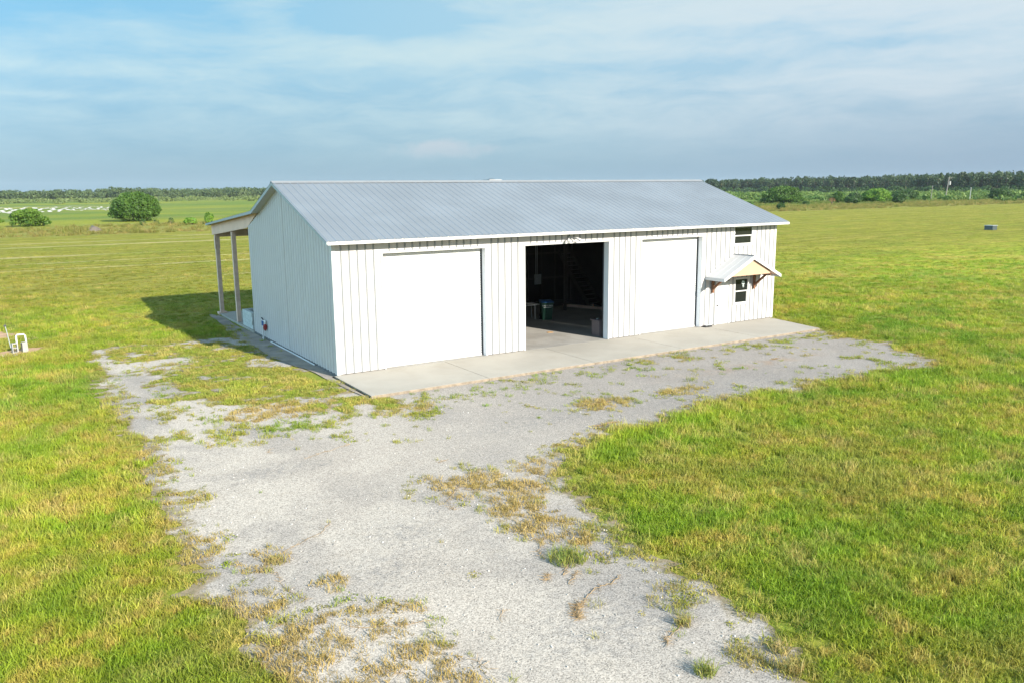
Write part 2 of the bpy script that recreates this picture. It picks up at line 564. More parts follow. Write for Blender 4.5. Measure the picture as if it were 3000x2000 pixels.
M['tan_light'] = pmat('peach painted panel', (0.39, 0.265, 0.18), 0.7, 0, 0.03, 1.5)
M['post'] = pmat('weathered tan post', (0.56, 0.41, 0.33), 0.8, 0, 0.12, 4, 0.3, 25)
M['brown_wood'] = pmat('brown stained timber', (0.17, 0.075, 0.035), 0.6, 0, 0.15, 8, 0.2, 40)
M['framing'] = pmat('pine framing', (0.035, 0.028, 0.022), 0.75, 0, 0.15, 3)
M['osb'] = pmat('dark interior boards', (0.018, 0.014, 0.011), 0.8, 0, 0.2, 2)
M['pvc'] = pmat('white pvc', (0.55, 0.55, 0.54), 0.35, 0, 0.04, 5)
M['block'] = pmat('concrete block', (0.30, 0.29, 0.27), 0.9, 0, 0.1, 6, 0.5, 60, 0.15)
M['block_grey'] = pmat('grey stacked block', (0.42, 0.44, 0.42), 0.9, 0, 0.12, 6, 0.5, 60, 0.15)
M['green_plastic'] = pmat('dark green plastic', (0.006, 0.048, 0.028), 0.5, 0, 0.06, 4)
M['blue_plastic'] = pmat('blue plastic', (0.012, 0.07, 0.22), 0.45, 0, 0.05, 4)
M['black'] = pmat('black rubber', (0.02, 0.02, 0.022), 0.7, 0, 0.1, 5)
M['dark_metal'] = pmat('dark steel', (0.05, 0.05, 0.055), 0.5, 0.3, 0.1, 5)
M['maroon'] = pmat('maroon plastic', (0.22, 0.02, 0.02), 0.45, 0, 0.08, 5)
M['grey_plastic'] = pmat('grey brown cabinet', (0.14, 0.115, 0.12), 0.55, 0, 0.06, 5)
M['grey_metal'] = pmat('grey enamel', (0.30, 0.33, 0.34), 0.5, 0.1, 0.06, 5)
M['util'] = pmat('grey blue utility enamel', (0.045, 0.062, 0.068), 0.5, 0.1, 0.1, 5)
M['wood_grey'] = pmat('weathered grey pole wood', (0.20, 0.185, 0.165), 0.85, 0, 0.12, 3, 0.3, 20)
M['white_ink'] = pmat('white lettering', (0.80, 0.80, 0.80), 0.5, 0, 0.02, 5)
M['cardboard'] = pmat('brown scrap', (0.42, 0.24, 0.09), 0.8, 0, 0.15, 8)
M['orange'] = pmat('orange paint', (0.70, 0.25, 0.05), 0.5, 0, 0.1, 8)
M['bark'] = pmat('bark', (0.16, 0.12, 0.09), 0.9, 0, 0.2, 3, 0.4, 12)
M['runner'] = pmat('dead grass runners', (0.26, 0.18, 0.09), 0.9, 0, 0.2, 6)
M['sand'] = pmat('pale sand', (0.55, 0.52, 0.46), 0.95, 0, 0.1, 0.3)
M['clay'] = pmat('bare clay soil', (0.36, 0.23, 0.14), 0.95, 0, 0.15, 2.0, 0.5, 12)
M['bare'] = pmat('grey bare soil', (0.25, 0.22, 0.19), 0.95, 0, 0.18, 1.2, 0.6, 14, 0.1, (0.34, 0.28, 0.21), 0.5, 2.0)


def mat_glass():
    mt, t, o = newmat('dark window glass')
    p = t.node('ShaderNodeBsdfPrincipled')
    p.inputs['Base Color'].default_value = (0.012, 0.014, 0.014, 1)
    p.inputs['Roughness'].default_value = 0.06
    p.inputs['Specular IOR Level'].default_value = 0.35
    t.l.new(p.outputs[0], o.inputs[0])
    return mt


M['glass'] = mat_glass()

# ------------------------------------------------------------------ ground
gx = [-2500, -1200, -600, -300, -150, -60, -20, 0, 30, 80, 150, 300, 600, 1200, 2500]
gy = [-2500, -800, -200, -60, -20, 0, 30, 60, 100, 150, 300, 600, 1200, 2500]
gv = [(x, y, 0.0) for y in gy for x in gx]
gf = [(j * len(gx) + i, j * len(gx) + i + 1, (j + 1) * len(gx) + i + 1, (j + 1) * len(gx) + i) for j in range(len(gy) - 1) for i in range(len(gx) - 1)]
g = mesh_np('ground', gv, gf, M['ground'])
tag(g, kind='structure')

POLY = np.array([(-5.9, 11.4), (-7.3, 10.6), (-7.13, 10.28), (-7.15, 7.46), (-7.28, 4.48), (-7.36, 2.27), (-7.32, 0.25), (-7.42, -1.71), (-7.43, -3.24), (-7.24, -4.30), (-7.33, -6.12), (-7.58, -7.58), (-7.56, -9.01), (-7.38, -9.99), (-7.44, -10.85), (-7.52, -11.75), (-7.60, -12.65), (-7.44, -13.15), (-7.63, -13.93), (-7.50, -14.44), (-7.29, -14.97), (-7.30, -15.56), (-7.18, -16.06), (-7.22, -16.55), (-7.21, -16.97), (-7.20, -17.71), (-7.25, -18.64), (-7.6, -24), (-8.2, -45), (-1.8, -45), (-1.3, -26),
                 (-1.06, -22.64), (-0.86, -21.81), (-0.80, -21.12), (-0.66, -20.49), (-0.41, -19.90), (-0.29, -19.30), (-0.15, -18.73), (-0.10, -18.04), (-0.13, -17.34), (-0.17, -16.57), (0.00, -15.75), (0.08, -15.04), (0.25, -14.17), (0.51, -13.59), (0.88, -13.02), (0.97, -12.38), (1.50, -12.00), (1.94, -11.50), (1.96, -11.10), (2.65, -10.92), (3.33, -10.69), (4.63, -10.59), (6.28, -10.39), (7.41, -10.30), (8.44, -10.10), (10.31, -10.08), (12.50, -10.36), (13.13, -10.05), (15.02, -10.37), (16.67, -10.27), (19.75, -10.57), (20.23, -9.85), (20.57, -8.96), (20.82, -7.94), (21.66, -7.03), (21.96, -5.88), (21.21, -5.23), (22.09, -3.74), (22.43, -3.05), (22.0, -2.5), (6.0, -1.0), (0.3, 0.6), (-0.4, 5.0), (-0.8, 10.5), (-2.6, 10.8)])
BIG = np.array([(-5.67, 10.15), (-2.65, 9.74), (-1.35, 5.59), (-0.75, 2.65), (-0.11, -0.24), (-0.52, -2.50), (-0.22, -3.84), (-0.50, -4.53), (-1.56, -3.64), (-2.19, -1.94), (-3.27, -1.58), (-4.30, -1.07), (-5.30, 0.36), (-5.29, 1.97), (-5.05, 3.61), (-5.30, 5.26), (-4.19, 5.55), (-2.63, 5.31), (-3.70, 6.92), (-5.62, 7.95)])
SPARSE = np.array([(-6.37, -1.73), (-5.14, -1.56), (-2.47, -1.56), (-0.44, -4.40), (0.28, -5.06), (0.45, -6.01), (-1.04, -7.93), (-2.83, -6.19), (-4.71, -5.73), (-6.12, -4.92), (-7.38, -3.68), (-7.53, -2.90)])
BLOBS = [(-1.5, -11.7, 0.93, 0.67, 1), (0.7, -11.9, 0.57, 0.62, 1), (-1.2, -14.5, 0.55, 1.5, 1), (-0.7, -12.8, 0.68, 0.64, 1), (-6.3, -13.2, 0.45, 0.37, 1), (-5.6, -14.7, 0.26, 0.25, 1), (-6.0, -16.5, 1.0, 0.9, 1), (-6.7, -17.3, 1.0, 0.9, 1), (-5.2, -16.2, .5, .35, 1), (-6.9, -14.7, 0.45, 0.48, .8),
         (-0.7, -15.8, 0.6, 0.98, 0), (-1.0, -18.5, 0.49, 0.59, 0), (-1.3, -20.1, 0.29, 0.4, .3), (-5.9, -18.0, 1.1, 0.8, 1), (-7.2, -12.0, 0.5, 0.7, .6), (-6.9, -9.2, .4, .5, .5), (-2.0, -12.3, .4, .3, 1), (-3.0, -3.2, 1.6, .9, .8), (0.2, -5.2, .9, .5, .4), (5.6, -8.1, .9, .6, .6), (-7.1, -6.5, .4, 1.2, .5), (8.6, -8.2, .9, .4, .4)]


def sdf(P, poly):
    """signed distance to polygon, positive inside"""
    x, y = P[:, 0], P[:, 1]
    d = np.full(len(P), 1e9)
    ins = np.zeros(len(P), bool)
    n = len(poly)
    for i in range(n):
        a, b = poly[i], poly[(i + 1) % n]
        e = b - a
        wx, wy = x - a[0], y - a[1]
        h = np.clip((wx * e[0] + wy * e[1]) / (e @ e), 0, 1)
        dx, dy = wx - e[0] * h, wy - e[1] * h
        d = np.minimum(d, dx * dx + dy * dy)
        c = ((a[1] > y) != (b[1] > y))
        with np.errstate(divide='ignore', invalid='ignore'):
            xi = (b[0] - a[0]) * (y - a[1]) / (b[1] - a[1]) + a[0]
        ins ^= c & (x < xi)
    return np.where(ins, 1, -1) * np.sqrt(d)


def gravel_f(P):
    x, y = P[:, 0], P[:, 1]
    f = sdf(P, POLY) + (fbm(x * 1.1, y * 1.1, 3) - 0.5) * 1.0 + (fbm(x * 3.3, y * 3.3, 13, 2) - 0.5) * 0.9 - 0.05
    b = sdf(P, BIG)
    hole = (0.50 - fbm(x * 1.5, y * 1.5, 21, 5)) * 4.0 + np.clip(b, -2, 1.2) * 0.6
    f = np.where(b > -1.0, np.minimum(f, -hole), f)
    return f


step = 0.12
nx, ny = int(33 / step), int(57 / step)
X, Y = np.meshgrid(-9.5 + np.arange(nx + 1) * step, -45.0 + np.arange(ny + 1) * step)
P = np.stack([X.ravel(), Y.ravel()], 1)
F = gravel_f(P)
Fg = F.reshape(ny + 1, nx + 1)
gyy, gxx = np.gradient(Fg, step)
g2 = (gxx ** 2 + gyy ** 2).ravel() + 0.05
mv = np.clip(-F, 0, None)
out_ = F <= 0
dx = np.clip(gxx.ravel() * mv / g2, -step * .9, step * .9)
dy = np.clip(gyy.ravel() * mv / g2, -step * .9, step * .9)
P2 = P + np.stack([dx, dy], 1) * out_[:, None]
idx = np.arange((ny + 1) * (nx + 1)).reshape(ny + 1, nx + 1)
quad = np.stack([idx[:-1, :-1], idx[:-1, 1:], idx[1:, 1:], idx[1:, :-1]], -1).reshape(-1, 4)
keep = (F[quad] > 0).sum(1) >= 2
quad = quad[keep]
used = np.unique(quad)
remap = -np.ones(len(P), np.int64)
remap[used] = np.arange(len(used))
gz = 0.006 + 0.02 * (fbm(P2[used, 0] * .5, P2[used, 1] * .5, 77) - .35).clip(0)
gr = mesh_np('gravel_driveway', np.column_stack([P2[used], gz]), remap[quad], M['gravel'])
gr.data.shade_smooth()
ea = gr.data.attributes.new('edge', 'FLOAT', 'POINT')
ea.data.foreach_set('value', F[used].astype(np.float32))
tag(gr, kind='structure')


def patch(name, pts, mat, z, jitter=0.1, n=4):
    """irregular flat sheet lying on the ground"""
    pts = np.array(pts, float)
    out = []
    for i in range(len(pts)):
        a, b = pts[i], pts[(i + 1) % len(pts)]
        for k in range(n):
            q = a + (b - a) * k / n
            out.append((q[0] + random.uniform(-jitter, jitter), q[1] + random.uniform(-jitter, jitter), z))
    me = bpy.data.meshes.new(name)
    me.from_pydata(out, [], [tuple(range(len(out)))])
    me.materials.append(mat)
    o = bpy.data.objects.new(name, me)
    COL.objects.link(o)
    return tag(o, kind='structure')


patch('bare_soil', [(-0.02, 0.2), (-0.02, 11.2), (-.25, 13.6), (-0.15, 17.6), (-.55, 18.6), (-0.75, 14), (-1.15, 11.5), (-0.95, 8), (-1.05, 5), (-.55, 2), (-.35, -1), (-.25, -3.5), (-.17, -3.4), (-.17, .2)], M['bare'], 0.035, 0.06)
patch('bare_clay', [(-10.6, 11.8), (-9.6, 11.55), (-8.9, 12.0), (-8.5, 12.9), (-9.2, 13.1), (-10.6, 12.6)], M['clay'], 0.012, 0.1)
patch('bare_clay', [(-11.4, 16.5), (-9.9, 16.3), (-9.5, 17.6), (-10.2, 18.6), (-11.6, 18.4)], M['clay'], 0.012, 0.15)
patch('bare_clay', [(-9.6, 14.9), (-8.8, 15.2), (-8.7, 16.1), (-9.4, 16.5), (-9.9, 15.9)], M['clay'], 0.012, 0.12)
patch('pale_sand', [(-10.8, 11.45), (-9.9, 11.3), (-9.5, 11.6), (-9.9, 11.9), (-10.7, 11.9)], M['sand'], 0.018, 0.06)

# concrete apron, three pours with open joints
ap = MB()
xs = [-0.17, 4.22, 8.86, 13.4, 17.95]
for a, b in zip(xs[:-1], xs[1:]):
    ap.box(a + 0.006, -3.41, -0.10, b - 0.006, -0.006, 0.10)
ap.prism([(17.956, -3.41, -.1), (21.94, -3.41, -.1), (22.60, -0.006, -.1), (17.956, -0.006, -.1)], (0, 0, .2))
apo = ap.build('concrete_apron', M['concrete'], None, 0.008)
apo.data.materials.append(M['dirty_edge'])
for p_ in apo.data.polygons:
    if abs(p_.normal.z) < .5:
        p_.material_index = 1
tag(apo, kind='structure')

# ------------------------------------------------------------------ barn
ft = 0.3048
L, Wd = 22.634, 11.11
HE, ZR, OE, SL = 4.845, 6.904, 0.527, 0.3383
RAKE = 0.385
B0 = 0.125
barn = empty('metal_barn', (0, 0, 0), 'long white ribbed metal barn with grey metal roof and three roller door bays', 'barn')


def under(y):  # underside of the main roof over the walls
    return ZR - abs(y - Wd / 2) * SL - 0.12


def prof(u0, u1, pitch=ft, h=0.026, phase=0.0, foot=0.044, top=0.018):
    """rib profile: list of (u, height) between u0 and u1"""
    ev = [(u0, 0.0)]
    k = math.ceil((u0 - phase) / pitch)
    while phase + k * pitch < u1 - 0.02:
        c = phase + k * pitch
        if c > u0 + 0.04:
            ev += [(c - foot, 0), (c - top, h), (c + top, h), (c + foot, 0)]
            for q in (0.33, 0.66):
                m_ = c + pitch * q
                if m_ < u1 - 0.03:
                    ev += [(m_ - 0.02, 0), (m_ - 0.008, h * 0.13), (m_ + 0.008, h * 0.13), (m_ + 0.02, 0)]
        k += 1
    ev = [e for e in ev if e[0] <= u1]
    ev.append((u1, 0.0))
    return ev


def sheet(mb, ev, fn0, fn1):
    vs = []
    for u, h in ev:
        vs += [fn0(u, h), fn1(u, h)]
    fs = [(2 * i, 2 * i + 2, 2 * i + 3, 2 * i + 1) for i in range(len(ev) - 1)]
    n0 = len(mb.f)
    mb.add(vs, fs)
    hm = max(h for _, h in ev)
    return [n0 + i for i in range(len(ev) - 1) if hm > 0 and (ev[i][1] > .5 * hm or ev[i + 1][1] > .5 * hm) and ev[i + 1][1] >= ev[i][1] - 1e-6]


TOPF = 4.755
OPEN = 4.33
doors = [(6 * ft, 20 * ft), (26 * ft, 40 * ft), (46 * ft, 58 * ft)]
MD = (18.68, 19.60, 2.10)      # man door
W2 = (19.74, 20.99, 3.83, 4.69)
W1 = (19.93, 20.83, 1.00, 2.20)
holes = [(a, b, 0, OPEN) for a, b in doors] + [(MD[0], MD[1], 0, MD[2]), (W2[0], W2[1], W2[2], W2[3]), (W1[0], W1[1], W1[2], W1[3])]
xb = sorted({0.0, L} | {v for h in holes for v in h[:2]})
fw = MB()
shade_faces = []
for a, b in zip(xb[:-1], xb[1:]):
    mid = (a + b) / 2
    cut = sorted((h[2], h[3]) for h in holes if h[0] < mid < h[1])
    z = B0
    segs = []
    for c0, c1 in cut:
        if c0 > z:
            segs.append((z, c0))
        z = c1
    segs.append((z, TOPF))
    for z0, z1 in segs:
        shade_faces += sheet(fw, prof(a, b), lambda u, h, z0=z0: (u, -h, z0), lambda u, h, z1=z1: (u, -h, z1))
fw.build('front_wall', M['white'], barn, mat2=M['seam'], second=shade_faces)  # rib sides and tops coloured darker to stand in for rib shading
gw = MB()
H = 0.055


def gprof(u0, u1):
    return prof(u0, u1, ft, H, 0.15, 0.10, 0.05)


evg = gprof(0.0, Wd)
ev2 = []
for i in range(len(evg) - 1):
    ev2.append(evg[i])
    if evg[i][0] < Wd / 2 < evg[i + 1][0]:
        ev2.append((Wd / 2, evg[i][1]))
ev2.append(evg[-1])
sheet(gw, ev2, lambda u, h: (-h, u, B0), lambda u, h: (-h, u, under(u)))
gw.build('gable_wall', M['white'], barn)
gw2 = MB()
sheet(gw2, ev2, lambda u, h: (L + h, u, B0), lambda u, h: (L + h, u, under(u)))
gw2.build('gable_wall', M['white'], barn)
bw = MB()
sheet(bw, prof(0, L), lambda u, h: (u, Wd + h, B0), lambda u, h: (u, Wd + h, under(Wd)))
bw.build('back_wall', M['white'], barn)
MB().box(-0.030, -0.030, B0 - .01, 0.09, -0.003, TOPF - .003).box(-0.056, -0.030, B0 - .01, -0.0305, 0.07, TOPF + .05).build('corner_trim', M['white_trim'], barn)
MB().box(L - 0.09, -0.030, B0 - .01, L + 0.030, -0.003, TOPF - .003).box(L + 0.0305, -0.030, B0 - .01, L + 0.056, 0.07, TOPF).build('corner_trim', M['white_trim'], barn)
for a, b in doors:
    tr = MB()
    tr.box(a - 0.06, -0.032, B0 - .01, a + .006, -0.002, OPEN + .06)
    tr.box(b - .006, -0.032, B0 - .01, b + 0.05, -0.002, OPEN + .06)
    tr.box(a + .0065, -0.031, OPEN - .008, b - .0065, -0.002, OPEN + 0.055)
    tr.build('door_trim', M['white_trim'], barn)
    MB().box(a + .0065, -.026, B0, a + .022, -.004, OPEN - .01).build('trim_gap', M['seam'], barn)  # grey strip painted in for the dark gap line beside the trim
for a, b in doors:
    jm = MB()
    jm.box(b - 0.004, -0.001, B0 - .02, b + 0.02, 0.30, OPEN - .009)
    jm.box(a - 0.02, -0.001, B0 - .02, a + 0.004, 0.30, OPEN - .009)
    jm.box(a + .0045, -0.001, OPEN - .0075, b - .0045, 0.30, OPEN + .01)
    jm.build('door_jamb', M['jamb'], barn)
fl = MB()
fl.box(0.005, 0.0, -0.12, L - 0.005, Wd - 0.01, 0.1005)
fl.build('floor_slab', M['floor'], barn)
MB().box(-0.012, 0.004, -0.12, 0.004, Wd, 0.098).build('footing', M['footing'], barn)
MB().box(L - 0.004, 0.004, -0.12, L + .012, Wd, 0.098).build('footing', M['footing'], barn)
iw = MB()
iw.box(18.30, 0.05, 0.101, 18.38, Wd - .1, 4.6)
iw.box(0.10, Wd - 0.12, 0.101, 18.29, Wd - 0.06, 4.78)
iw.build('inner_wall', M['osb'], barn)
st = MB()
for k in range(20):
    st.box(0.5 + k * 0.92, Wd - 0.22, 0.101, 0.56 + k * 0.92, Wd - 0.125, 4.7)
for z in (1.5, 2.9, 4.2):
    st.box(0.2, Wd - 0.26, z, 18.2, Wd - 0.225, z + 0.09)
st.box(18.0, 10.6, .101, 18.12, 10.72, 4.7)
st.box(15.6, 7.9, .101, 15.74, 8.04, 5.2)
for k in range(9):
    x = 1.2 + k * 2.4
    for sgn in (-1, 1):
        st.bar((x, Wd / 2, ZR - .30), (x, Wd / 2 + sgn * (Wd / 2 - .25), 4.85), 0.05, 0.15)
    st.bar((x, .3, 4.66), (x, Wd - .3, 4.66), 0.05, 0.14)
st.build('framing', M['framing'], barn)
sc = MB()
for sx_ in (17.30, 18.15):
    sc.bar((sx_, 7.9, 0.12), (sx_, 10.9, 3.0), 0.05, 0.26)
for k in range(13):
    sc.box(17.33, 7.95 + k * 0.22, 0.30 + k * 0.212, 18.12, 8.2 + k * 0.22, 0.335 + k * 0.212)
sc.build('staircase', M['framing'], barn)

# roof
rf = MB()
ev = prof(-RAKE, L + 0.37, ft, 0.021, 0.0)


def rp(y, lift=0.0):
    return ZR - abs(y - Wd / 2) * SL + lift


sheet(rf, ev, lambda u, h: (u, -OE, rp(-OE, h)), lambda u, h: (u, Wd / 2, ZR + h))
yb_ = 9.05
sheet(rf, ev, lambda u, h: (u, Wd / 2, ZR + h), lambda u, h: (u, yb_, rp(yb_, h)))
roof = rf.build('roof', M['galv'], barn)
rc = MB()
rc.prism([(-RAKE - .01, Wd / 2 - .20, rp(Wd / 2 - .2) + .026), (-RAKE - .01, Wd / 2, ZR + .045), (-RAKE - .01, Wd / 2 + .20, rp(Wd / 2 - .2) + .026), (-RAKE - .01, Wd / 2, ZR + .028)], (L + RAKE + .39, 0, 0))
rc.build('ridge_cap', M['ridge'], roof)
vt = MB()
vt.box(9.75, 5.75, 6.84, 10.42, 6.35, 6.985)
vt.build('roof_vent', M['ridge'], roof, 0.01)
vd = MB()
vd.tube([(9.98, 5.95, 6.98), (9.98, 5.95, 7.0), (9.98, 5.95, 7.015)], [0.20, 0.15, 0.05], 16)
vd.build('vent_dome', M['dark_metal'], roof)
# deck, soffits, fascias
dk = MB()
x0, x1 = -RAKE + .02, L + .35
for y0, y1 in ((-OE + .02, Wd / 2), (Wd / 2, yb_)):
    dk.prism([(x0, y0, rp(y0) - .004), (x0, y1, rp(y1) - .004), (x0, y1, rp(y1) - .118), (x0, y0, rp(y0) - (.085 if y0 < 0 else .118))], (x1 - x0, 0, 0))
dk.build('soffit', M['soffit'], roof)
fa = MB()
fa.box(-RAKE + .04, -OE + .0, HE - .115, L + .37, -OE + .019, HE - .012)
fa.build('fascia', M['white_trim'], roof, 0.003)
for xr_ in (-RAKE, L + .351):
    rk = MB()
    rk.prism([(xr_, -OE, HE - .012), (xr_, Wd / 2, ZR - .012), (xr_, Wd / 2, ZR - .13), (xr_, -OE + .01, HE - .10)], (.019, 0, 0))
    rk.prism([(xr_, Wd / 2, ZR - .012), (xr_, yb_ - .02, rp(yb_) - .012), (xr_, yb_ - .02, rp(yb_) - .15), (xr_, Wd / 2, ZR - .13)], (.019, 0, 0))
    rk.build('rake_board', M['grey_metal'], roof)
# lean-to porch behind
PX0 = -0.32
z_b, z_t, yt = 5.735, 4.885, 18.62
pr = MB()
evp = prof(PX0, L + .3, ft, 0.021, 0.0)
sheet(pr, evp, lambda u, h: (u, yb_ - .01, z_b + h), lambda u, h: (u, yt, z_t + h))
porch = pr.build('porch_roof', M['galv'], barn)
pk = MB()
pk.prism([(PX0 + .02, yb_, z_b - .004), (PX0 + .02, yt - .02, z_t - .004), (PX0 + .02, yt - .02, z_t - .05), (PX0 + .02, yb_, z_b - .05)], (L + .26 - PX0, 0, 0))
pk.build('porch_deck', M['soffit'], porch)
pf = MB()
pf.prism([(PX0, yb_ - .03, z_b - .004), (PX0, yt, z_t - .01), (PX0, yt, z_t - .105), (PX0, yb_ - .03, z_b - .13)], (.019, 0, 0))
pf.prism([(L + .28, yb_ - .03, z_b - .004), (L + .28, yt, z_t - .01), (L + .28, yt, z_t - .105), (L + .28, yb_ - .03, z_b - .13)], (.019, 0, 0))
pf.box(PX0 + .0195, yt - .019, z_t - .105, L + .279, yt, z_t - .01)
pf.build('porch_fascia', M['grey_metal'], porch)
for xx in (-0.045, L - .0):
    pn = MB()
    sl = (z_b - z_t) / (yt - yb_)

    def zt(y):
        return z_b - (y - yb_) * sl - .055
    pn.prism([(xx, 9.12, zt(9.12)), (xx, 18.50, zt(18.5)), (xx, 18.50, 4.27), (xx, 11.12, 4.90)], (.035, 0, 0))
    pn.build('porch_gable_panel', M['tan'], porch)
bm_ = MB()
bm_.box(-.008, 18.0, 4.18, L - .01, 18.18, 4.55)
for k in range(14):
    x = .4 + k * 1.65
    bm_.bar((x, 9.3, 5.6), (x, 18.4, 4.78), .05, .15)
bm_.build('porch_beam', M['post'], porch)
for (x, y, z0, z1) in ((0.10, 14.42, 0.1, 4.60), (0.10, 18.09, 0.16, 4.18), (7.6, 18.09, .16, 4.18), (15.0, 18.09, .16, 4.18), (22.4, 18.09, .16, 4.18)):
    q = MB().box(x - .10, y - .10, z0, x + .10, y + .10, z1)
    if y > 18:
        q.box(x - .125, y - .125, 3.55, x - .101, y + .125, 4.2)
        q.box(x + .101, y - .125, 3.55, x + .125, y + .125, 4.2)
        q.box(x - .22, y - .22, -.05, x + .24, y + .22, .155)
    q.build('porch_post', M['post'], barn, 0.006)
ps = MB()
ps.box(-0.05, Wd + .01, -.1, L, 18.25, 0.10)
ps.build('porch_slab', M['concrete'], barn, 0.01)

# roller doors
for (a, b) in (doors[0], doors[2]):
    rd = MB()
    pts = []
    z = 0.108
    pit = 0.095
    while z < OPEN + .1:
        for k, dd in ((0, 0.0), (0.14, 0.0), (0.24, 0.012), (0.78, 0.012), (0.9, 0.0)):
            pts.append((z + k * pit, dd))
        z += pit
    xr = b - 0.050
    vs = []
    for z, dd in pts:
        vs += [(a + .03, 0.275 - dd, z), (xr + (0.014 if dd > 0.006 else -0.004), 0.275 - dd, z)]
    rd.add(vs, [(2 * i, 2 * i + 1, 2 * i + 3, 2 * i + 2) for i in range(len(pts) - 1)])
    rdo = rd.build('roller_door', M['door_white'], barn)
    MB().box(a + .03, .235, .102, xr - .01, .262, .17).build('bottom_bar', M['white_trim'], rdo, 0.004)
    q = MB()
    q.box(b - 0.045, 0.285, B0 - .02, b - 0.0045, 0.30, OPEN)
    q.box(b - 0.02, 0.22, B0 - .02, b - 0.0045, 0.284, OPEN - .01)
    q.build('guide_rail', M['dark_metal'], rdo)
    MB().tube([(a, .62, 4.56), (b, .62, 4.56)], .20, 14).build('door_drum', M['door_white'], rdo)
a, b = doors[1]
MB().tube([(a, .62, 4.56), (b, .62, 4.56)], .23, 16).build('rolled_up_door', M['door_white'], barn)
MB().box(b - 0.03, 0.305, .1, b + .03, 0.36, OPEN).build('door_guide', M['dark_metal'], barn)
MB().box(a - 0.03, 0.305, .1, a + .03, 0.36, OPEN).build('door_guide', M['dark_metal'], barn)

# entry door
md = MB().box(MD[0] + .045, 0.012, .112, MD[1] - .045, 0.05, MD[2] - .05)
mdo = md.build('entry_door', M['door_white'], barn, 0.002)
q = MB()
q.box(MD[0] - .045, -.030, .104, MD[0] + .04, .06, MD[2] + .045)
q.box(MD[1] - .04, -.030, .104, MD[1] + .045, .06, MD[2] + .045)
q.box(MD[0] + .0405, -.030, MD[2] - .04, MD[1] - .0405, .06, MD[2] + .045)
q.build('door_frame', M['white_trim'], mdo, 0.003)
MB().box(MD[0] + .0405, -.028, .106, MD[0] + .062, .011, MD[2] - .045).build('reveal_shade', M['seam'], mdo)  # added grey strip standing in for the shaded door reveal
q = MB().tube([(MD[0] + .115, .012, 1.02), (MD[0] + .115, -.05, 1.02)], .026, 10)
q.tube([(MD[0] + .115, -.045, 1.02), (MD[0] + .115, -.075, 1.02)], .032, 12)
q.build('door_knob', M['dark_metal'], mdo)
MB().tube([(MD[0] + .115, .012, 1.22), (MD[0] + .115, -.02, 1.22)], .028, 12).build('deadbolt', M['grey_metal'], mdo)

# windows
for (x0, x1, z0, z1), fr in ((W2, .06), (W1, .05)):
    w = MB()
    w.box(x0 - .05, -.032, z0 - .05, x0 + fr - .02, .03, z1 + .05)
    w.box(x1 - fr + .02, -.032, z0 - .05, x1 + .05, .03, z1 + .05)
    w.box(x0 + fr - .0195, -.032, z0 - .05, x1 - fr + .0195, .03, z0 + fr - .02)
    w.box(x0 + fr - .0195, -.032, z1 - fr + .02, x1 - fr + .0195, .03, z1 + .05)
    zm = (z0 + z1) / 2
    w.box(x0 + fr - .0195, -.014, zm - .028, x1 - fr + .0195, .028, zm + .028)
    # lower sash frame
    w.box(x0 + fr - .0195, -.004, z0 + fr - .0195, x0 + fr + .02, .027, zm - .0285)
    w.box(x1 - fr - .02, -.004, z0 + fr - .0195, x1 - fr + .0195, .027, zm - .0285)
    w.box(x0 + fr + .0205, -.004, z0 + fr - .0195, x1 - fr - .0205, .027, z0 + fr + .015)
    wo = w.build('window', M['white_trim'], barn, 0.002)
    MB().box(x0 + fr - .019, .016, zm + .029, x1 - fr + .019, .022, z1 - fr + .019).build('pane', M['glass'], wo)
    MB().box(x0 + fr + .021, .004, z0 + fr + .016, x1 - fr - .021, .010, zm - .029).build('pane', M['glass'], wo)
    if x0 > 19.9:
        q = MB()
        q.prism([(20.42, .013, 2.02), (20.50, .013, 2.10), (20.62, .013, 2.06), (20.64, .013, 1.93), (20.55, .013, 1.88), (20.44, .013, 1.93)], (0, -.001, 0))
        q.box(20.49, .0125, 1.83, 20.60, .0135, 1.862)
        q.box(20.51, .0125, 1.77, 20.60, .0135, 1.80)
        q.build('window_sticker', pmat('faded sticker', (0.45, 0.52, 0.52), .5, 0, .3, 30), wo)
    else:
        MB().box(19.80, .008, 4.36, 19.85, .0155, 4.43).build('window_latch', M['white_trim'], wo)
        MB().box(19.80, -.002, 4.13, 19.83, .0035, 4.18).build('window_latch', M['white_trim'], wo)

# awning over the entry door
AX, AH = 19.84, 3.42
a0, a1, az_ = 17.93, 21.75, 2.44
D = 1.22
aw = MB()
for xe in (a0, a1):
    n = 7
    evs = [(-D, 0)] + [e for k in range(1, 4) for e in ((-D + k * D / 3.2 - .018, 0), (-D + k * D / 3.2 - .008, .009), (-D + k * D / 3.2 + .008, .009), (-D + k * D / 3.2 + .018, 0))] + [(-.03, 0)]
    sheet(aw, evs, lambda u, h, xe=xe: (xe, u, az_ + h), lambda u, h: (AX, u, AH + h))
awo = aw.build('awning', M['galv_light'], barn)
q = MB()
for xe, s_ in ((a0, 1), (a1, -1)):
    q.prism([(xe, -D - .012, az_ - .004), (AX, -D - .012, AH - .004), (AX, -D - .012, AH - .19), (xe, -D - .012, az_ - .15)], (0, .022, 0))
    q.box(min(xe, xe + .02 * s_), -D + .011, az_ - .14, max(xe, xe + .02 * s_), -.035, az_ - .004)
q.build('awning_fascia', M['white_trim'], awo)
MB().prism([(AX, -D - .02, AH + .018), (AX - .07, -D - .02, AH - .012), (AX, -D - .02, AH + .004), (AX + .07, -D - .02, AH - .012)], (0, D - .01, 0)).build('awning_ridge', M['ridge'], awo)
q = MB()
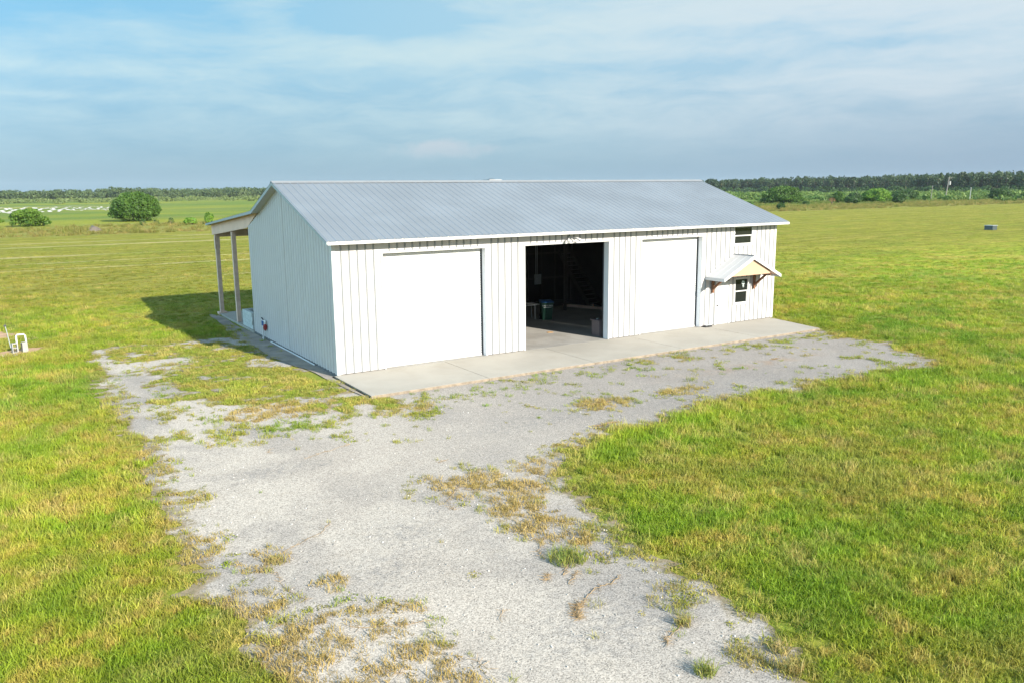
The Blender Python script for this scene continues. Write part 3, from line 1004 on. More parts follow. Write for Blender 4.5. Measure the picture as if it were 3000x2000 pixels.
for xe in (a0, a1):
    s_ = 1 if xe < AX else -1
    q.prism([(xe + .03 * s_, -D + .02, az_ - .01), (AX, -D + .02, AH - .012), (AX, -D + .02, AH - .04), (xe + .03 * s_, -D + .02, az_ - .05)], (0, D - .06, 0))
q.build('awning_deck', M['tan'], awo)
sl_ = (AH - az_) / (AX - a0)
q = MB().prism([(18.52, -D + .10, 2.50), (21.08, -D + .10, 2.50), (21.08, -D + .10, AH - (21.08 - AX) * sl_ - .045), (AX, -D + .10, AH - .045), (18.52, -D + .10, AH - (AX - 18.52) * sl_ - .045)], (0, .03, 0))
q.build('awning_gable_panel', M['tan_light'], awo)
for xb_ in (18.40, 21.20):
    q = MB()
    q.box(xb_ - .05, -.13, 1.66, xb_ + .05, -.032, 2.50)
    q.box(xb_ - .05, -D + .16, 2.42, xb_ + .05, -.1305, 2.50)
    q.bar((xb_, -.12, 1.86), (xb_, -D + .42, 2.43), .09, .09)
    q.build('awning_bracket', M['brown_wood'], awo, 0.005)

# twin flood light above the middle door
q = MB().tube([(10.12, -.03, 4.56), (10.12, -.07, 4.56)], .075, 14)
flo = q.build('floodlight', M['grey_metal'], barn)
for (bx, dx_, dz_) in ((10.06, -.13, -.10), (10.22, .17, -.02), (10.12, 0.0, -.14)):
    h = MB()
    p0 = Vector((10.12 + (bx - 10.12) * .6, -.08, 4.56))
    p1 = p0 + Vector((dx_, -.10, dz_ * .4))
    h.tube([p0, p1], .02, 8)
    h.tube([p1, p1 + Vector((dx_ * .5, -.09, -.07)), p1 + Vector((dx_ * .8, -.14, -.11))], [.035, .06, .065], 14)
    h.build('lamp_head' if bx != 10.12 else 'motion_sensor', M['white_trim'], flo)
MB().box(10.08, -.04, 4.60, 10.13, -.028, 4.70).build('lamp_cable', M['dark_metal'], flo)

# ------------------------------------------------------------------ things at the barn
bl = MB()


def course(p0, p1, z0, n, th=.19):
    p0, p1 = Vector(p0), Vector(p1)
    for i in range(n):
        a_ = p0.lerp(p1, (i + .012) / n)
        b_ = p0.lerp(p1, (i + .988) / n)
        bl.bar((a_.x, a_.y, z0 + .097), (b_.x, b_.y, z0 + .097), th, .185)


for k in range(4):
    z = .104 + k * .195
    off = .1 if k % 2 else 0
    if k < 4:
        course((.12, 11.55 + off), (.12, 13.35, ), z, 4)
    if k < 3 or True:
        course((.22, 13.26), (1.6, 13.26), z, 3)
course((.25, 11.66), (1.6, 11.66), .104, 3)
tag(bl.build('concrete_block_wall', M['block_grey'], None, 0.006), 'low grey stacked concrete block wall on the back porch slab behind the gable wall', 'block wall')

pu = empty('water_filter_stand', (-.17, 9.05, 0), 'white pipe riser with small blue box and maroon canister beside the gable wall', 'water filter')
MB().tube([(-.17, 9.05, -.05), (-.17, 9.05, .35), (-.165, 9.07, .66)], .028, 10).tube([(-.165, 9.07, .08), (-.165, 9.07, .14)], .038, 10).tube([(-.165, 9.07, .62), (-.12, 8.80, .60)], .022, 8).tube([(-.16, 9.1, .90), (-.12, 8.68, .885)], .024, 8).build('riser_pipe', M['pvc'], pu)
MB().box(-.20, 8.92, .66, -.08, 9.12, .88).build('blue_box', M['blue_plastic'], pu, .012)
MB().box(-.16, 8.74, .64, -.07, 8.91, .87).build('filter_head', M['pvc'], pu, .012)
MB().tube([(-.15, 8.72, .76), (-.15, 8.72, .70), (-.15, 8.72, .56), (-.15, 8.72, .47)], [.05, .09, .085, .03], 14).build('canister', M['maroon'], pu)
MB().bar((-.16, 9.18, 1.0), (-.15, 8.98, .92), .05, .03).build('valve_handle', M['dark_metal'], pu)

tag(MB().tube([(-.09, 8.18, .06), (-.05, 5.2, .055), (-.02 - .05, 2.38, .06)], .026, 8).build('loose_pipe', M['pvc']), 'long thin white pipe lying along the foot of the gable wall', 'pipe')

q = empty('floor_tray', (18.1, -.16, .1), 'small flat black tray on the apron at the right edge of the third roller door', 'tray')
MB().box(17.78, -.30, .104, 18.22, -.07, .165).build('tray_body', M['black'], q, .015)
MB().tube([(17.9, -.2, .165), (18.1, -.2, .19)], .018, 8).tube([(18.0, -.12, .168), (18.16, -.25, .172)], .012, 8).build('tray_handle', M['grey_metal'], q)

# waste cart
wc = empty('waste_cart', (13.05, 5.85, .1), 'dark green wheeled waste cart with a blue lid inside the open bay', 'waste cart')


def cart_pt(u, v, z):  # u across the front, v depth; front faces the camera side
    c_, s_ = math.cos(R(-24)), math.sin(R(-24))
    return (13.05 + u * c_ - v * s_, 5.95 + u * s_ + v * c_, .1 + z)


def frus(u0, u1, v0, v1, z0, U0, U1, V0, V1, z1, mb):
    vs = [cart_pt(*p) for p in ((u0, v0, z0), (u1, v0, z0), (u1, v1, z0), (u0, v1, z0), (U0, V0, z1), (U1, V0, z1), (U1, V1, z1), (U0, V1, z1))]
    mb.add(vs, [(0, 3, 2, 1), (4, 5, 6, 7), (0, 1, 5, 4), (1, 2, 6, 5), (2, 3, 7, 6), (3, 0, 4, 7)])


b_ = MB()
frus(-.24, .24, -.28, .22, .03, -.29, .29, -.36, .33, .80, b_)
frus(-.31, .31, -.38, .35, .803, -.32, .32, -.39, .36, .90, b_)
for k in (-.14, .14):
    frus(k - .02, k + .02, -.302, -.285, .06, k - .02, k + .02, -.362, -.35, .62, b_)
b_.build('body', M['green_plastic'], wc, .015)
b_ = MB()
frus(-.34, .34, -.42, .38, .903, -.30, .30, -.36, .34, .965, b_)
b_.build('lid', M['blue_plastic'], wc, .02)
b_ = MB().tube([cart_pt(-.30, .40, .95), cart_pt(.30, .40, .95)], .018, 8)
b_.build('handle', M['green_plastic'], wc)
for u in (.27, -.27):
    b_ = MB().tube([cart_pt(u - .03, .24, .125), cart_pt(u + .03, .24, .125)], .125, 20)
    w_ = b_.build('wheel', M['black'], wc)
    MB().tube([cart_pt(u - .034, .24, .125), cart_pt(u + .034, .24, .125)], .045, 12).build('hub', M['grey_metal'], w_)


def text(body, size, origin, right, up, mat, parent, name):
    c = bpy.data.curves.new(name, 'FONT')
    c.body = body
    c.size = size
    c.extrude = .002
    c.align_x = 'CENTER'
    o = bpy.data.objects.new(name, c)
    COL.objects.link(o)
    dg = bpy.context.evaluated_depsgraph_get()
    me = bpy.data.meshes.new_from_object(o.evaluated_get(dg))
    COL.objects.unlink(o)
    bpy.data.objects.remove(o)
    me.materials.clear()
    me.materials.append(mat)
    ob = bpy.data.objects.new(name, me)
    COL.objects.link(ob)
    r_, u_ = Vector(right).normalized(), Vector(up).normalized()
    n_ = r_.cross(u_).normalized()
    u_ = n_.cross(r_)
    mw = Matrix((r_, u_, n_)).transposed().to_4x4()
    ob.parent = parent
    mw.translation = Vector(origin) - origin_of(parent)
    ob.matrix_local = mw
    return ob


rgt = Vector(cart_pt(1, 0, 0)) - Vector(cart_pt(0, 0, 0))
upv = Vector(cart_pt(0, -.385, .89)) - Vector(cart_pt(0, -.378, .81))
text('WASTE PRO', .098, Vector(cart_pt(.0, -.362, .715)), rgt, Vector(cart_pt(0, -.36, .8)) - Vector(cart_pt(0, -.28, .03)), M['white_ink'], wc, 'lettering')
b_ = MB().bar(cart_pt(-.2, -.354, .655), cart_pt(.2, -.354, .67), .006, .018)
b_.build('lettering_underline', M['white_ink'], wc)

# folding table behind the cart
tb = empty('folding_table', (12.0, 6.9, .1), 'pale folding table standing left of the green waste cart', 'table')
MB().box(11.05, 6.35, .80, 12.95, 7.12, .85).build('table_top', M['pvc'], tb, .01)
for (x, y) in ((12.72, 6.46), (12.86, 7.0), (11.2, 6.46), (11.2, 7.0)):
    MB().tube([(x, y, .1), (x, y, .80)], .022, 8).build('leg', M['grey_metal'] if y > 6.9 else M['pvc'], tb)
# cabinet by the right jamb
cb = empty('storage_cabinet', (12.45, .95, .1), 'dusky brown storage cabinet just inside the right jamb of the open bay', 'cabinet')
MB().box(12.21, .62, .1, 12.9, 1.16, .78).build('cabinet_body', M['grey_plastic'], cb, .01)
MB().box(12.16, .57, .782, 12.95, 1.22, .83).build('cabinet_top', M['grey_plastic'], cb, .01)
MB().bar((12.3, .9, .87), (12.5, 1.0, .86), .04, .05).build('cabinet_handle', M['grey_metal'], cb)
tag(MB().tube([(17.62, 10.72, .55), (17.78, 10.80, 2.1)], .032, 8).build('leaning_pipe', M['pvc']), 'slim pale pipe leaning upright in the dark back of the open bay', 'pipe')
tag(MB().bar((16.1, 10.3, .17), (17.9, 5.6, .17), .14, .14).build('timber_beam', M['post'], None, .005), 'long pale timber lying across the floor at the back of the open bay', 'timber')
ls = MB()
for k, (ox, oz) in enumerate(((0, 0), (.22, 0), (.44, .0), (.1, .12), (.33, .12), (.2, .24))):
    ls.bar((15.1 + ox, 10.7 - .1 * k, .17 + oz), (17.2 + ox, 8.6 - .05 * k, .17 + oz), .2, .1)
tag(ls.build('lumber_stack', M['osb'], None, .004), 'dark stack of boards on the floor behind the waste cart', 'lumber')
eb = empty('breaker_panel', (15.85, Wd - .3, 1.25), 'grey electrical panel box high on the back wall inside the open bay', 'electrical panel')
MB().box(15.62, Wd - .30, 1.22, 16.06, Wd - .227, 1.78).build('panel_box', M['grey_metal'], eb, .008)
MB().tube([(15.70, Wd - .27, 1.78), (15.70, Wd - .27, 4.5)], .018, 8).tube([(15.80, Wd - .27, 1.78), (15.80, Wd - .27, 4.5)], .018, 8).build('conduit', M['grey_metal'], eb)
tag(MB().prism([(10.98, 2.78, .103), (11.22, 2.70, .103), (11.28, 2.86, .103), (11.12, 2.98, .103), (10.99, 2.93, .103)], (0, 0, .012)).build('cardboard_scrap', M['cardboard']), 'flat brown cardboard scrap on the sunlit shop floor', 'scrap')
bt = empty('paint_tin', (17.2, 7.4, .1), 'tiny orange and white tin on the timber at the back of the open bay', 'tin')
MB().tube([(17.13, 7.42, .241), (17.13, 7.42, .36)], .05, 14).build('tin_body', M['orange'], bt)
MB().tube([(17.13, 7.42, .361), (17.13, 7.42, .375)], .051, 14).tube([(17.09, 7.38, .26), (17.09, 7.38, .34)], .03, 10).build('tin_lid', M['pvc'], bt)

# ------------------------------------------------------------------ well head blocks on the left lawn


def cinder(x, y, ang, upright, label):
    e = empty('cinder_block', (x, y, 0), label, 'cinder block', 'cinder blocks at the pipe loop')
    q = MB()
    w_, d_, h_ = .19, .19, .40     # standing on end
    t_ = .032
    c_, s_ = math.cos(ang), math.sin(ang)

    def T(u, v, z):
        return (x + u * c_ - v * s_, y + u * s_ + v * c_, z + .012)

    def bx(u0, v0, z0, u1, v1, z1):
        vs = [T(u, v, z) for z in (z0, z1) for v in (v0, v1) for u in (u0, u1)]
        q.add(vs, [(0, 2, 3, 1), (4, 5, 7, 6), (0, 1, 5, 4), (2, 6, 7, 3), (0, 4, 6, 2), (1, 3, 7, 5)])
    # cores run along v: shell walls left/right, webs at the ends and middle
    bx(-.1, -.1, 0, -.1 + t_, .1, h_)
    bx(.1 - t_, -.1, 0, .1, .1, h_)
    for z in (0, h_ / 2 - t_ / 2, h_ - t_):
        bx(-.1 + t_, -.1, z + (.001 if z else 0), .1 - t_, .1, z + t_ - .001)
    q.build('block_shell', M['block'], e, .004)
    return e


cinder(-9.66, 12.18, R(12), True, 'pale cinder block standing on end, its two hollow cores facing out, left of the pair')
cinder(-9.30, 12.20, R(104), True, 'pale cinder block standing on end with a solid side facing out, right of the pair')
tag(MB().tube([(-9.56, 12.42, .0), (-9.56, 12.42, .66), (-9.53, 12.42, .71), (-9.27, 12.42, .71), (-9.23, 12.42, .66), (-9.20, 12.42, .0)], .034, 10).build('pipe_loop', M['pvc']), 'white upside down pipe loop rising behind the two cinder blocks', 'pipe')
sp = empty('valve_stake', (-9.95, 14.0, 0), 'thin leaning grey stake with a dark valve at its top, behind the cinder blocks', 'stake')
MB().tube([(-9.78, 12.9, 0), (-9.90, 12.9, 1.05)], .018, 8).build('stake_rod', M['grey_metal'], sp)
MB().bar((-9.96, 12.9, 1.05), (-9.86, 12.9, 1.07), .06, .06).bar((-9.90, 12.9, 1.07), (-9.90, 12.9, 1.15), .03, .03).build('stake_valve', M['dark_metal'], sp)

# utility box on the right field
ub = empty('utility_box', (113.2, 37.0, 0), 'small grey blue utility box with one pale side alone in the mown field', 'utility box')
MB().box(-.75 + 113, 36.2, 0, 113.45, 37.4, .62).build('box_body', M['util'], ub, .02)
MB().box(112.18, 36.12, .62, 113.52, 37.48, .67).build('box_lid', M['grey_metal'], ub, .01)

# utility poles
up = empty('utility_pole', (340.4, 176.1, 0), 'tall leaning utility pole with a white transformer before the pine wood', 'utility pole', 'poles before the pine wood')
MB().tube([(340.4, 176.1, 0), (341.3, 175.6, 9.8)], [.22, .15], 8).build('pole', M['wood_grey'], up)
MB().tube([(341.7, 175.4, 6.4), (341.7, 175.4, 7.9)], .42, 12).build('transformer', M['pole_grey'], up)
MB().bar((340.9, 175.8, 9.2), (342.5, 174.9, 9.3), .12, .12).tube([(342.3, 175, 9.3), (342.3, 175, 9.7)], .1, 8).build('crossarm', M['wood_grey'], up)
up2 = MB().tube([(345.8, 168.4, 0), (345.9, 168.3, 5.2)], .14, 8).tube([(345.8, 168.4, 5.2), (345.8, 168.4, 5.35)], .19, 8)
tag(up2.build('utility_pole', M['pole_grey']), 'short straight pale post right of the leaning utility pole', 'utility pole', 'poles before the pine wood')
up3 = MB().tube([(336.6, 180.3, 0), (336.9, 180.1, 6.2)], .12, 8)
tag(up3.build('utility_pole', M['wood_grey']), 'thin grey bare pole just left of the leaning utility pole', 'utility pole', 'poles before the pine wood')
up4 = MB().tube([(303.5, 201, 0), (303.6, 201, 3.0)], .2, 8)
tag(up4.build('marker_post', M['pole_grey']), 'short stubby white marker post in the far scrub left of the poles', 'post')

# ------------------------------------------------------------------ grass and weeds (real blades, instanced)


def tuft_mesh(name, n, h0, h1, w, spread, lean, seed, bend=0.35):
    r = np.random.default_rng(seed)
    vs, fs = [], []
    for i in range(n):
        a = r.uniform(0, 2 * np.pi)
        rad = spread * np.sqrt(r.uniform())
        bx, by = rad * np.cos(a), rad * np.sin(a)
        h = r.uniform(h0, h1)
        th = r.uniform(0, 2 * np.pi)
        ln = lean * r.uniform(.3, 1.2)
        dx, dy = np.cos(th) * ln * h, np.sin(th) * ln * h
        ph = r.uniform(0, np.pi)
        wx, wy = np.cos(ph) * w / 2, np.sin(ph) * w / 2
        k = len(vs)
        z1 = h * .55
        z2 = h * (1 - bend * ln)
        vs += [(bx - wx, by - wy, -.01), (bx + wx, by + wy, -.01), (bx + dx * .35 + wx * .8, by + dy * .35 + wy * .8, z1), (bx + dx * .35 - wx * .8, by + dy * .35 - wy * .8, z1), (bx + dx + wx * .15, by + dy + wy * .15, z2), (bx + dx - wx * .15, by + dy - wy * .15, z2)]
        fs += [(k, k + 1, k + 2, k + 3), (k + 3, k + 2, k + 4, k + 5)]
    return vs, fs


tc_ = bpy.data.collections.new('tuft library')
specs = [
    (26, .07, .15, .011, .13, .7), (24, .09, .19, .012, .12, .8), (30, .05, .12, .010, .15, .9), (22, .10, .24, .013, .11, .6),   # 0-3 lawn
    (16, .04, .13, .008, .08, 1.0), (12, .05, .16, .008, .05, .8),                                                            # 4-5 sparse weeds
    (34, .015, .05, .022, .16, 1.6),                                                                                             # 6 creeping
    (70, .10, .34, .014, .20, .9),                                                                                               # 7 big clump
]
for i, (n, h0, h1, w, sp_, ln) in enumerate(specs):
    v, f = tuft_mesh('t', n, h0, h1, w, sp_, ln, 100 + i)
    ob = mesh_np('tuft_%d' % i, v, f, M['blade'], link=False)
    tc_.objects.link(ob)


def scatter_object(name, P, rotz, tilt, scale, var, tint, val, coll, kind='stuff', mat=None):
    n = len(P)
    me = bpy.data.meshes.new(name)
    me.vertices.add(n)
    me.vertices.foreach_set('co', np.asarray(P, np.float32).ravel())
    for nm, ty, arr in (('rot', 'FLOAT_VECTOR', np.column_stack([tilt[:, 0], tilt[:, 1], rotz])), ('scl', 'FLOAT_VECTOR', scale), ('var', 'INT', var), ('tint', 'FLOAT', tint), ('val', 'FLOAT', val)):
        at = me.attributes.new(nm, ty, 'POINT')
        if ty == 'FLOAT_VECTOR':
            at.data.foreach_set('vector', np.asarray(arr, np.float32).ravel())
        else:
            at.data.foreach_set('value', np.asarray(arr, np.int32 if ty == 'INT' else np.float32))
    o = bpy.data.objects.new(name, me)
    COL.objects.link(o)
    if mat:
        me.materials.append(mat)
    ng = bpy.data.node_groups.new(name + ' scatter', 'GeometryNodeTree')
    ng.interface.new_socket('Geometry', in_out='INPUT', socket_type='NodeSocketGeometry')
    ng.interface.new_socket('Geometry', in_out='OUTPUT', socket_type='NodeSocketGeometry')
    N, Lk = ng.nodes, ng.links
    gi, go = N.new('NodeGroupInput'), N.new('NodeGroupOutput')
    ip = N.new('GeometryNodeInstanceOnPoints')
    ci = N.new('GeometryNodeCollectionInfo')
    ci.inputs['Collection'].default_value = coll
    ci.inputs['Separate Children'].default_value = True
    ci.inputs['Reset Children'].default_value = True

    def attr(nm, ty):
        a = N.new('GeometryNodeInputNamedAttribute')
        a.data_type = ty
        a.inputs['Name'].default_value = nm
        return a.outputs['Attribute']
    Lk.new(gi.outputs[0], ip.inputs['Points'])
    Lk.new(ci.outputs[0], ip.inputs['Instance'])
    ip.inputs['Pick Instance'].default_value = True
    Lk.new(attr('var', 'INT'), ip.inputs['Instance Index'])
    Lk.new(attr('rot', 'FLOAT_VECTOR'), ip.inputs['Rotation'])
    Lk.new(attr('scl', 'FLOAT_VECTOR'), ip.inputs['Scale'])
    Lk.new(ip.outputs[0], go.inputs[0])
    md_ = o.modifiers.new('scatter', 'NODES')
    md_.node_group = ng
    tag(o, kind=kind)
    return o


CX, CY, YAW = -9.709, -27.181, 0.559


def wedge(r0, r1, dens, half=R(50)):
    area = half * (r1 * r1 - r0 * r0)
    n = int(area * dens)
    r = np.sqrt(rng.uniform(r0 * r0, r1 * r1, n))
    a = YAW + rng.uniform(-half, half, n)
    return np.column_stack([CX + r * np.sin(a), CY + r * np.cos(a)]), r


def off_building(P):
    x, y = P[:, 0], P[:, 1]
    b = (x > -.06) & (x < 22.7) & (y > -.05) & (y < 18.35)
    a = (x > -.2) & (x < 22.3) & (y > -3.45) & (y <= 0)
    s = (x > -.95) & (x <= 0) & (y > -.3) & (y < 17.5) & (vnoise(x * 3, y * 3, 5) < .82)
    return ~(b | a | s)


Ps, Rs, Sc, Vr, Tn, Vl = [], [], [], [], [], []
for r0, r1, dens, sc in ((4, 17, 125, .92), (17, 27, 80, 1.05), (27, 42, 46, 1.15), (42, 62, 20, 1.35), (62, 122, 8, 1.6)):
    P, r = wedge(r0, r1, dens)
    P = P[off_building(P) & (rng.uniform(size=len(P)) < np.clip((122 - np.hypot(P[:, 0] - CX, P[:, 1] - CY)) / 82, 0, 1) ** 1.4)]
    f = gravel_f(P)
    e = rng.normal(0, .10, len(P))
    lawn = f + e < 0.0
    # thin out toward the driveway's edge
    thin = rng.uniform(size=len(P)) < np.clip(.35 - f * 1.4, .2, 1)
    P, f = P[lawn & thin], f[lawn & thin]
    x, y = P[:, 0], P[:, 1]
    bg_ = sdf(P, BIG)
    inbig = bg_ > -.9
    mid_ = fbm(x * .45, y * .45, 31)
    fin_ = fbm(x * 1.7, y * 1.7, 32)
    # clay rings stay bare
    bare = (np.hypot((x + 9.4) / 1.1, (y - 12.3) / .7) < 1) | (np.hypot((x + 10.3) / 1.0, (y - 17.5) / 1.0) < .9)
    hgt = .60 + .95 * mid_ + .3 * (fin_ - .5)
    right = np.clip((x + 1) / 6, 0, 1) * np.clip((-y - 3) / 4, 0, 1)
    edge = np.exp(-((f + .9) / 1.0) ** 2)
    hgt = hgt * (1 + .30 * right * edge) * np.where(inbig, .62, 1) * np.where((y > 14) & (x > -5), .62, 1) * np.clip(1.25 - np.hypot(x - CX, y - CY) / 110, .35, .92)
    dryp = np.clip((fin_ - .50) * 3.0 + (mid_ - .5) * 1.0, 0, .75)
    tint = dryp * rng.uniform(.1, 1, len(P)) + np.where(inbig, rng.uniform(0, .55, len(P)), 0) + np.where(f > -.35, rng.uniform(0, .5, len(P)), 0)
    keep_ = ~bare & (rng.uniform(size=len(P)) > np.where(fin_ > .62, .45, 0))
    var = rng.integers(0, 4, len(P))
    creep = (rng.uniform(size=len(P)) < np.where(inbig | (f > -.5), .35, .06))
    var = np.where(creep, 6, var)
    s1 = sc * rng.uniform(.75, 1.2, len(P))
    z = np.zeros(len(P))
    Ps.append(np.column_stack([P, z])[keep_])
    Sc.append(np.column_stack([s1, s1, s1 * hgt])[keep_])
    Vr.append(var[keep_])
    Tn.append(np.clip(tint, 0, .9)[keep_])
    Vl.append((rng.uniform(.76, 1.28, len(P)) * (.90 + .5 * (mid_ - .3)))[keep_])
Pa = np.concatenate(Ps)
n = len(Pa)
tl = np.column_stack([rng.normal(0, .12, n), rng.normal(.10, .12, n)])
scatter_object('grass', Pa, rng.uniform(0, 6.28, n), tl * 0 + tl, np.concatenate(Sc), np.concatenate(Vr), np.concatenate(Tn), np.concatenate(Vl), tc_)
print('grass tufts', n)

# weeds through the gravel
Ps, Sc, Vr, Tn, Vl = [], [], [], [], []
P, r = wedge(7, 46, 64)
P = P[off_building(P)]
f = gravel_f(P)
P = P[f > 0]
f = f[f > 0]
x, y = P[:, 0], P[:, 1]
d = np.zeros(len(P))
br = np.zeros(len(P))
for (bx, by, ra, rb, brn) in BLOBS:
    e = np.exp(-(((x - bx) / (ra * 1.0)) ** 2 + ((y - by) / (rb * 1.0)) ** 2) ** 1.2)
    d = np.maximum(d, np.clip(e * 2.2, 0, 1) * np.clip((fbm(x * 2.6, y * 2.6, 51) - .30) * 5, 0, 1))
    br = np.where(e > .25, np.maximum(br, .25 + .6 * brn), br)
sp_ = sdf(P, SPARSE)
cn = fbm(x * 1.6, y * 1.6, 61, 3)
d = np.maximum(d, np.where(sp_ > -.5, np.clip((cn - .42) * 3.6, 0, .9), 0))
apr = np.exp(-((y + 4.3) / .8) ** 2) * (x > 0)
d = np.maximum(d, apr * np.clip((cn - .44) * 3.6, 0, .8))
rt = np.clip((x - 2) / 8, 0, 1) * np.clip((cn - .56) * 3.0, 0, .5)
d = np.maximum(d, rt)
d = np.maximum(d, np.where(f < .75, np.clip((.75 - f) * 1.4, 0, 1) * np.clip((cn - .36) * 4, 0, 1), 0))
d = np.maximum(d, np.where(y > -2, np.clip((cn - .45) * 1.8, 0, .6), 0))
d = np.maximum(d, .004)
br = np.where(f < .5, np.maximum(br, .25), br)
kp = rng.uniform(size=len(P)) < d
P, f, br, dd_ = P[kp], f[kp], br[kp], d[kp]
n = len(P)
var = np.where(dd_ > .6, rng.choice([0, 2, 2, 4, 6], n), rng.choice([0, 2, 4, 4, 5, 5, 6], n))
s1 = rng.uniform(.6, 1.3, n)
tint = np.clip(br + rng.uniform(-.1, .5, n), 0, .95)
scatter_object('gravel_weeds', np.column_stack([P, np.full(n, .01)]), rng.uniform(0, 6.28, n), np.column_stack([rng.normal(0, .15, n), rng.normal(0, .15, n)]), np.column_stack([s1, s1, s1 * rng.uniform(.5, 1.1, n)]), var, tint, rng.uniform(.75, 1.15, n), tc_)
print('weeds', n)

# a few clumps that stand out on the gravel


def clump(x, y, rad, h, mat, label, seed, n=260):
    v, f_ = tuft_mesh('c', n, h * .35, h, .011, rad, .9, seed)
    o = mesh_np('grass_clump', np.array(v), f_, mat)
    o.location = (x, y, .01)
    return tag(o, label, 'grass clump', 'grass clumps on the gravel')


def mat_clump(name, c0, c1):
    return mat_leaf(name, c0, c1, 9.0, .3)


GC = mat_clump('clump green', (0.13, 0.20, 0.03), (0.30, 0.28, 0.07))
DC = mat_clump('clump dry', (0.24, 0.24, 0.06), (0.42, 0.31, 0.12))
clump(-1.68, -16.15, .34, .32, GC, 'largest dense green grass clump on the gravel, below the bend of the lawn edge', 1, 420)
clump(-2.14, -20.0, .15, .26, GC, 'small spiky dark green clump at the very bottom of the gravel', 2, 150)
clump(-1.10, -20.6, .17, .30, DC, 'straw tipped clump at the bottom edge of the gravel beside the lawn', 3, 160)
clump(-0.86, -20.2, .12, .24, DC, 'thin dry clump just above the straw tipped one near the bottom lawn edge', 4, 110)
clump(-1.48, -18.9, .13, .22, DC, 'sprawling tan clump with a long runner on the lower right gravel', 5, 120)
clump(-6.1, -13.35, .18, .16, DC, 'low dry clump on the left side of the gravel, lower than the pipe blocks', 6, 150)

# dead runners and straw scraps on the gravel
rn = MB()


def runner(pts, w=.012, hair=26):
    pts = [Vector((a, b, .022)) for a, b in pts]
    fine = []
    for i in range(len(pts) - 1):
        for k in range(5):
            q = pts[i].lerp(pts[i + 1], k / 5)
            fine.append(q + Vector((random.uniform(-.03, .03), random.uniform(-.03, .03), random.uniform(0, .01))))
    fine.append(pts[-1])
    rn.tube(fine, w * .42, 4)
    for _ in range(hair):
        q = random.choice(fine)
        a = random.uniform(0, 6.28)
        l = random.uniform(.04, .16)
        rn.tube([q, q + Vector((math.cos(a) * l, math.sin(a) * l, random.uniform(0, .03)))], .0028, 3)


runner([(-1.30, -17.15), (-1.6, -17.3), (-1.95, -17.29), (-2.3, -17.5), (-2.55, -17.7), (-2.72, -17.95)], .014, 60)
runner([(-2.45, -17.55), (-2.66, -17.70), (-2.75, -17.9)], .02, 170)
runner([(-1.25, -15.0), (-1.62, -15.3), (-1.95, -15.6), (-2.0, -15.9)], .011, 30)
runner([(-1.45, -15.9), (-1.75, -16.3), (-2.1, -16.6)], .012, 50)
runner([(-2.3, -16.45), (-2.45, -16.6)], .012, 40)
runner([(-1.8, -16.6), (-1.95, -16.75), (-2.2, -16.9)], .010, 30)
runner([(-1.62, -18.95), (-1.95, -19.05), (-2.1, -19.2)], .012, 40)
runner([(-6.2, -13.3), (-5.6, -12.9), (-5.0, -12.6), (-4.7, -12.2)], .010, 30)
runner([(-6.2, -13.8), (-6.3, -14.4), (-6.1, -15.0)], .010, 30)
runner([(-4.6, -16.7), (-5.2, -16.6), (-5.8, -16.2)], .010, 30)
runner([(-1.6, -11.9), (-2.2, -12.5), (-2.3, -13.0)], .010, 36)
runner([(-3.88, -8.04), (-3.3, -7.85), (-2.47, -7.55)], .009, 16)
runner([(3.9, -9.9), (4.3, -9.8), (4.7, -9.9)], .03, 160)
runner([(5.1, -8.0), (5.5, -7.9), (5.9, -8.0)], .03, 140)
runner([(15.0, -6.6), (15.3, -6.55)], .03, 70)
for _ in range(12):
    x, y = random.uniform(-7, 0), random.uniform(-20, -6)
    a = random.uniform(0, 6.28)
    runner([(x, y), (x + .25 * math.cos(a), y + .25 * math.sin(a))], .008, 10)
tag(rn.build('dead_runners', M['runner']), kind='stuff')

# scattered loose stones
st_v, st_f = [], []
P, r = wedge(8, 24, 5)
P = P[(gravel_f(P) > .2) & off_building(P)]
for (x, y) in P:
    k = len(st_v)
    s0 = random.uniform(.006, .02)
    a = random.uniform(0, 3)
    q = [(s0 * math.cos(a + i * 1.57) * random.uniform(.7, 1.3), s0 * math.sin(a + i * 1.57) * random.uniform(.7, 1.3)) for i in range(4)]
    st_v += [(x + u, y + v, .012) for u, v in q] + [(x + u * .5, y + v * .5, .014 + s0 * .9) for u, v in q]
    st_f += [(k + i, k + (i + 1) % 4, k + 4 + (i + 1) % 4, k + 4 + i) for i in range(4)] + [(k + 4, k + 5, k + 6, k + 7)]
so = mesh_np('loose_stones', st_v, st_f, pmat('pale loose stone', (0.36, 0.345, 0.32), .9, 0, .6, 12))
tag(so, kind='stuff')

# ------------------------------------------------------------------ trees and scrub


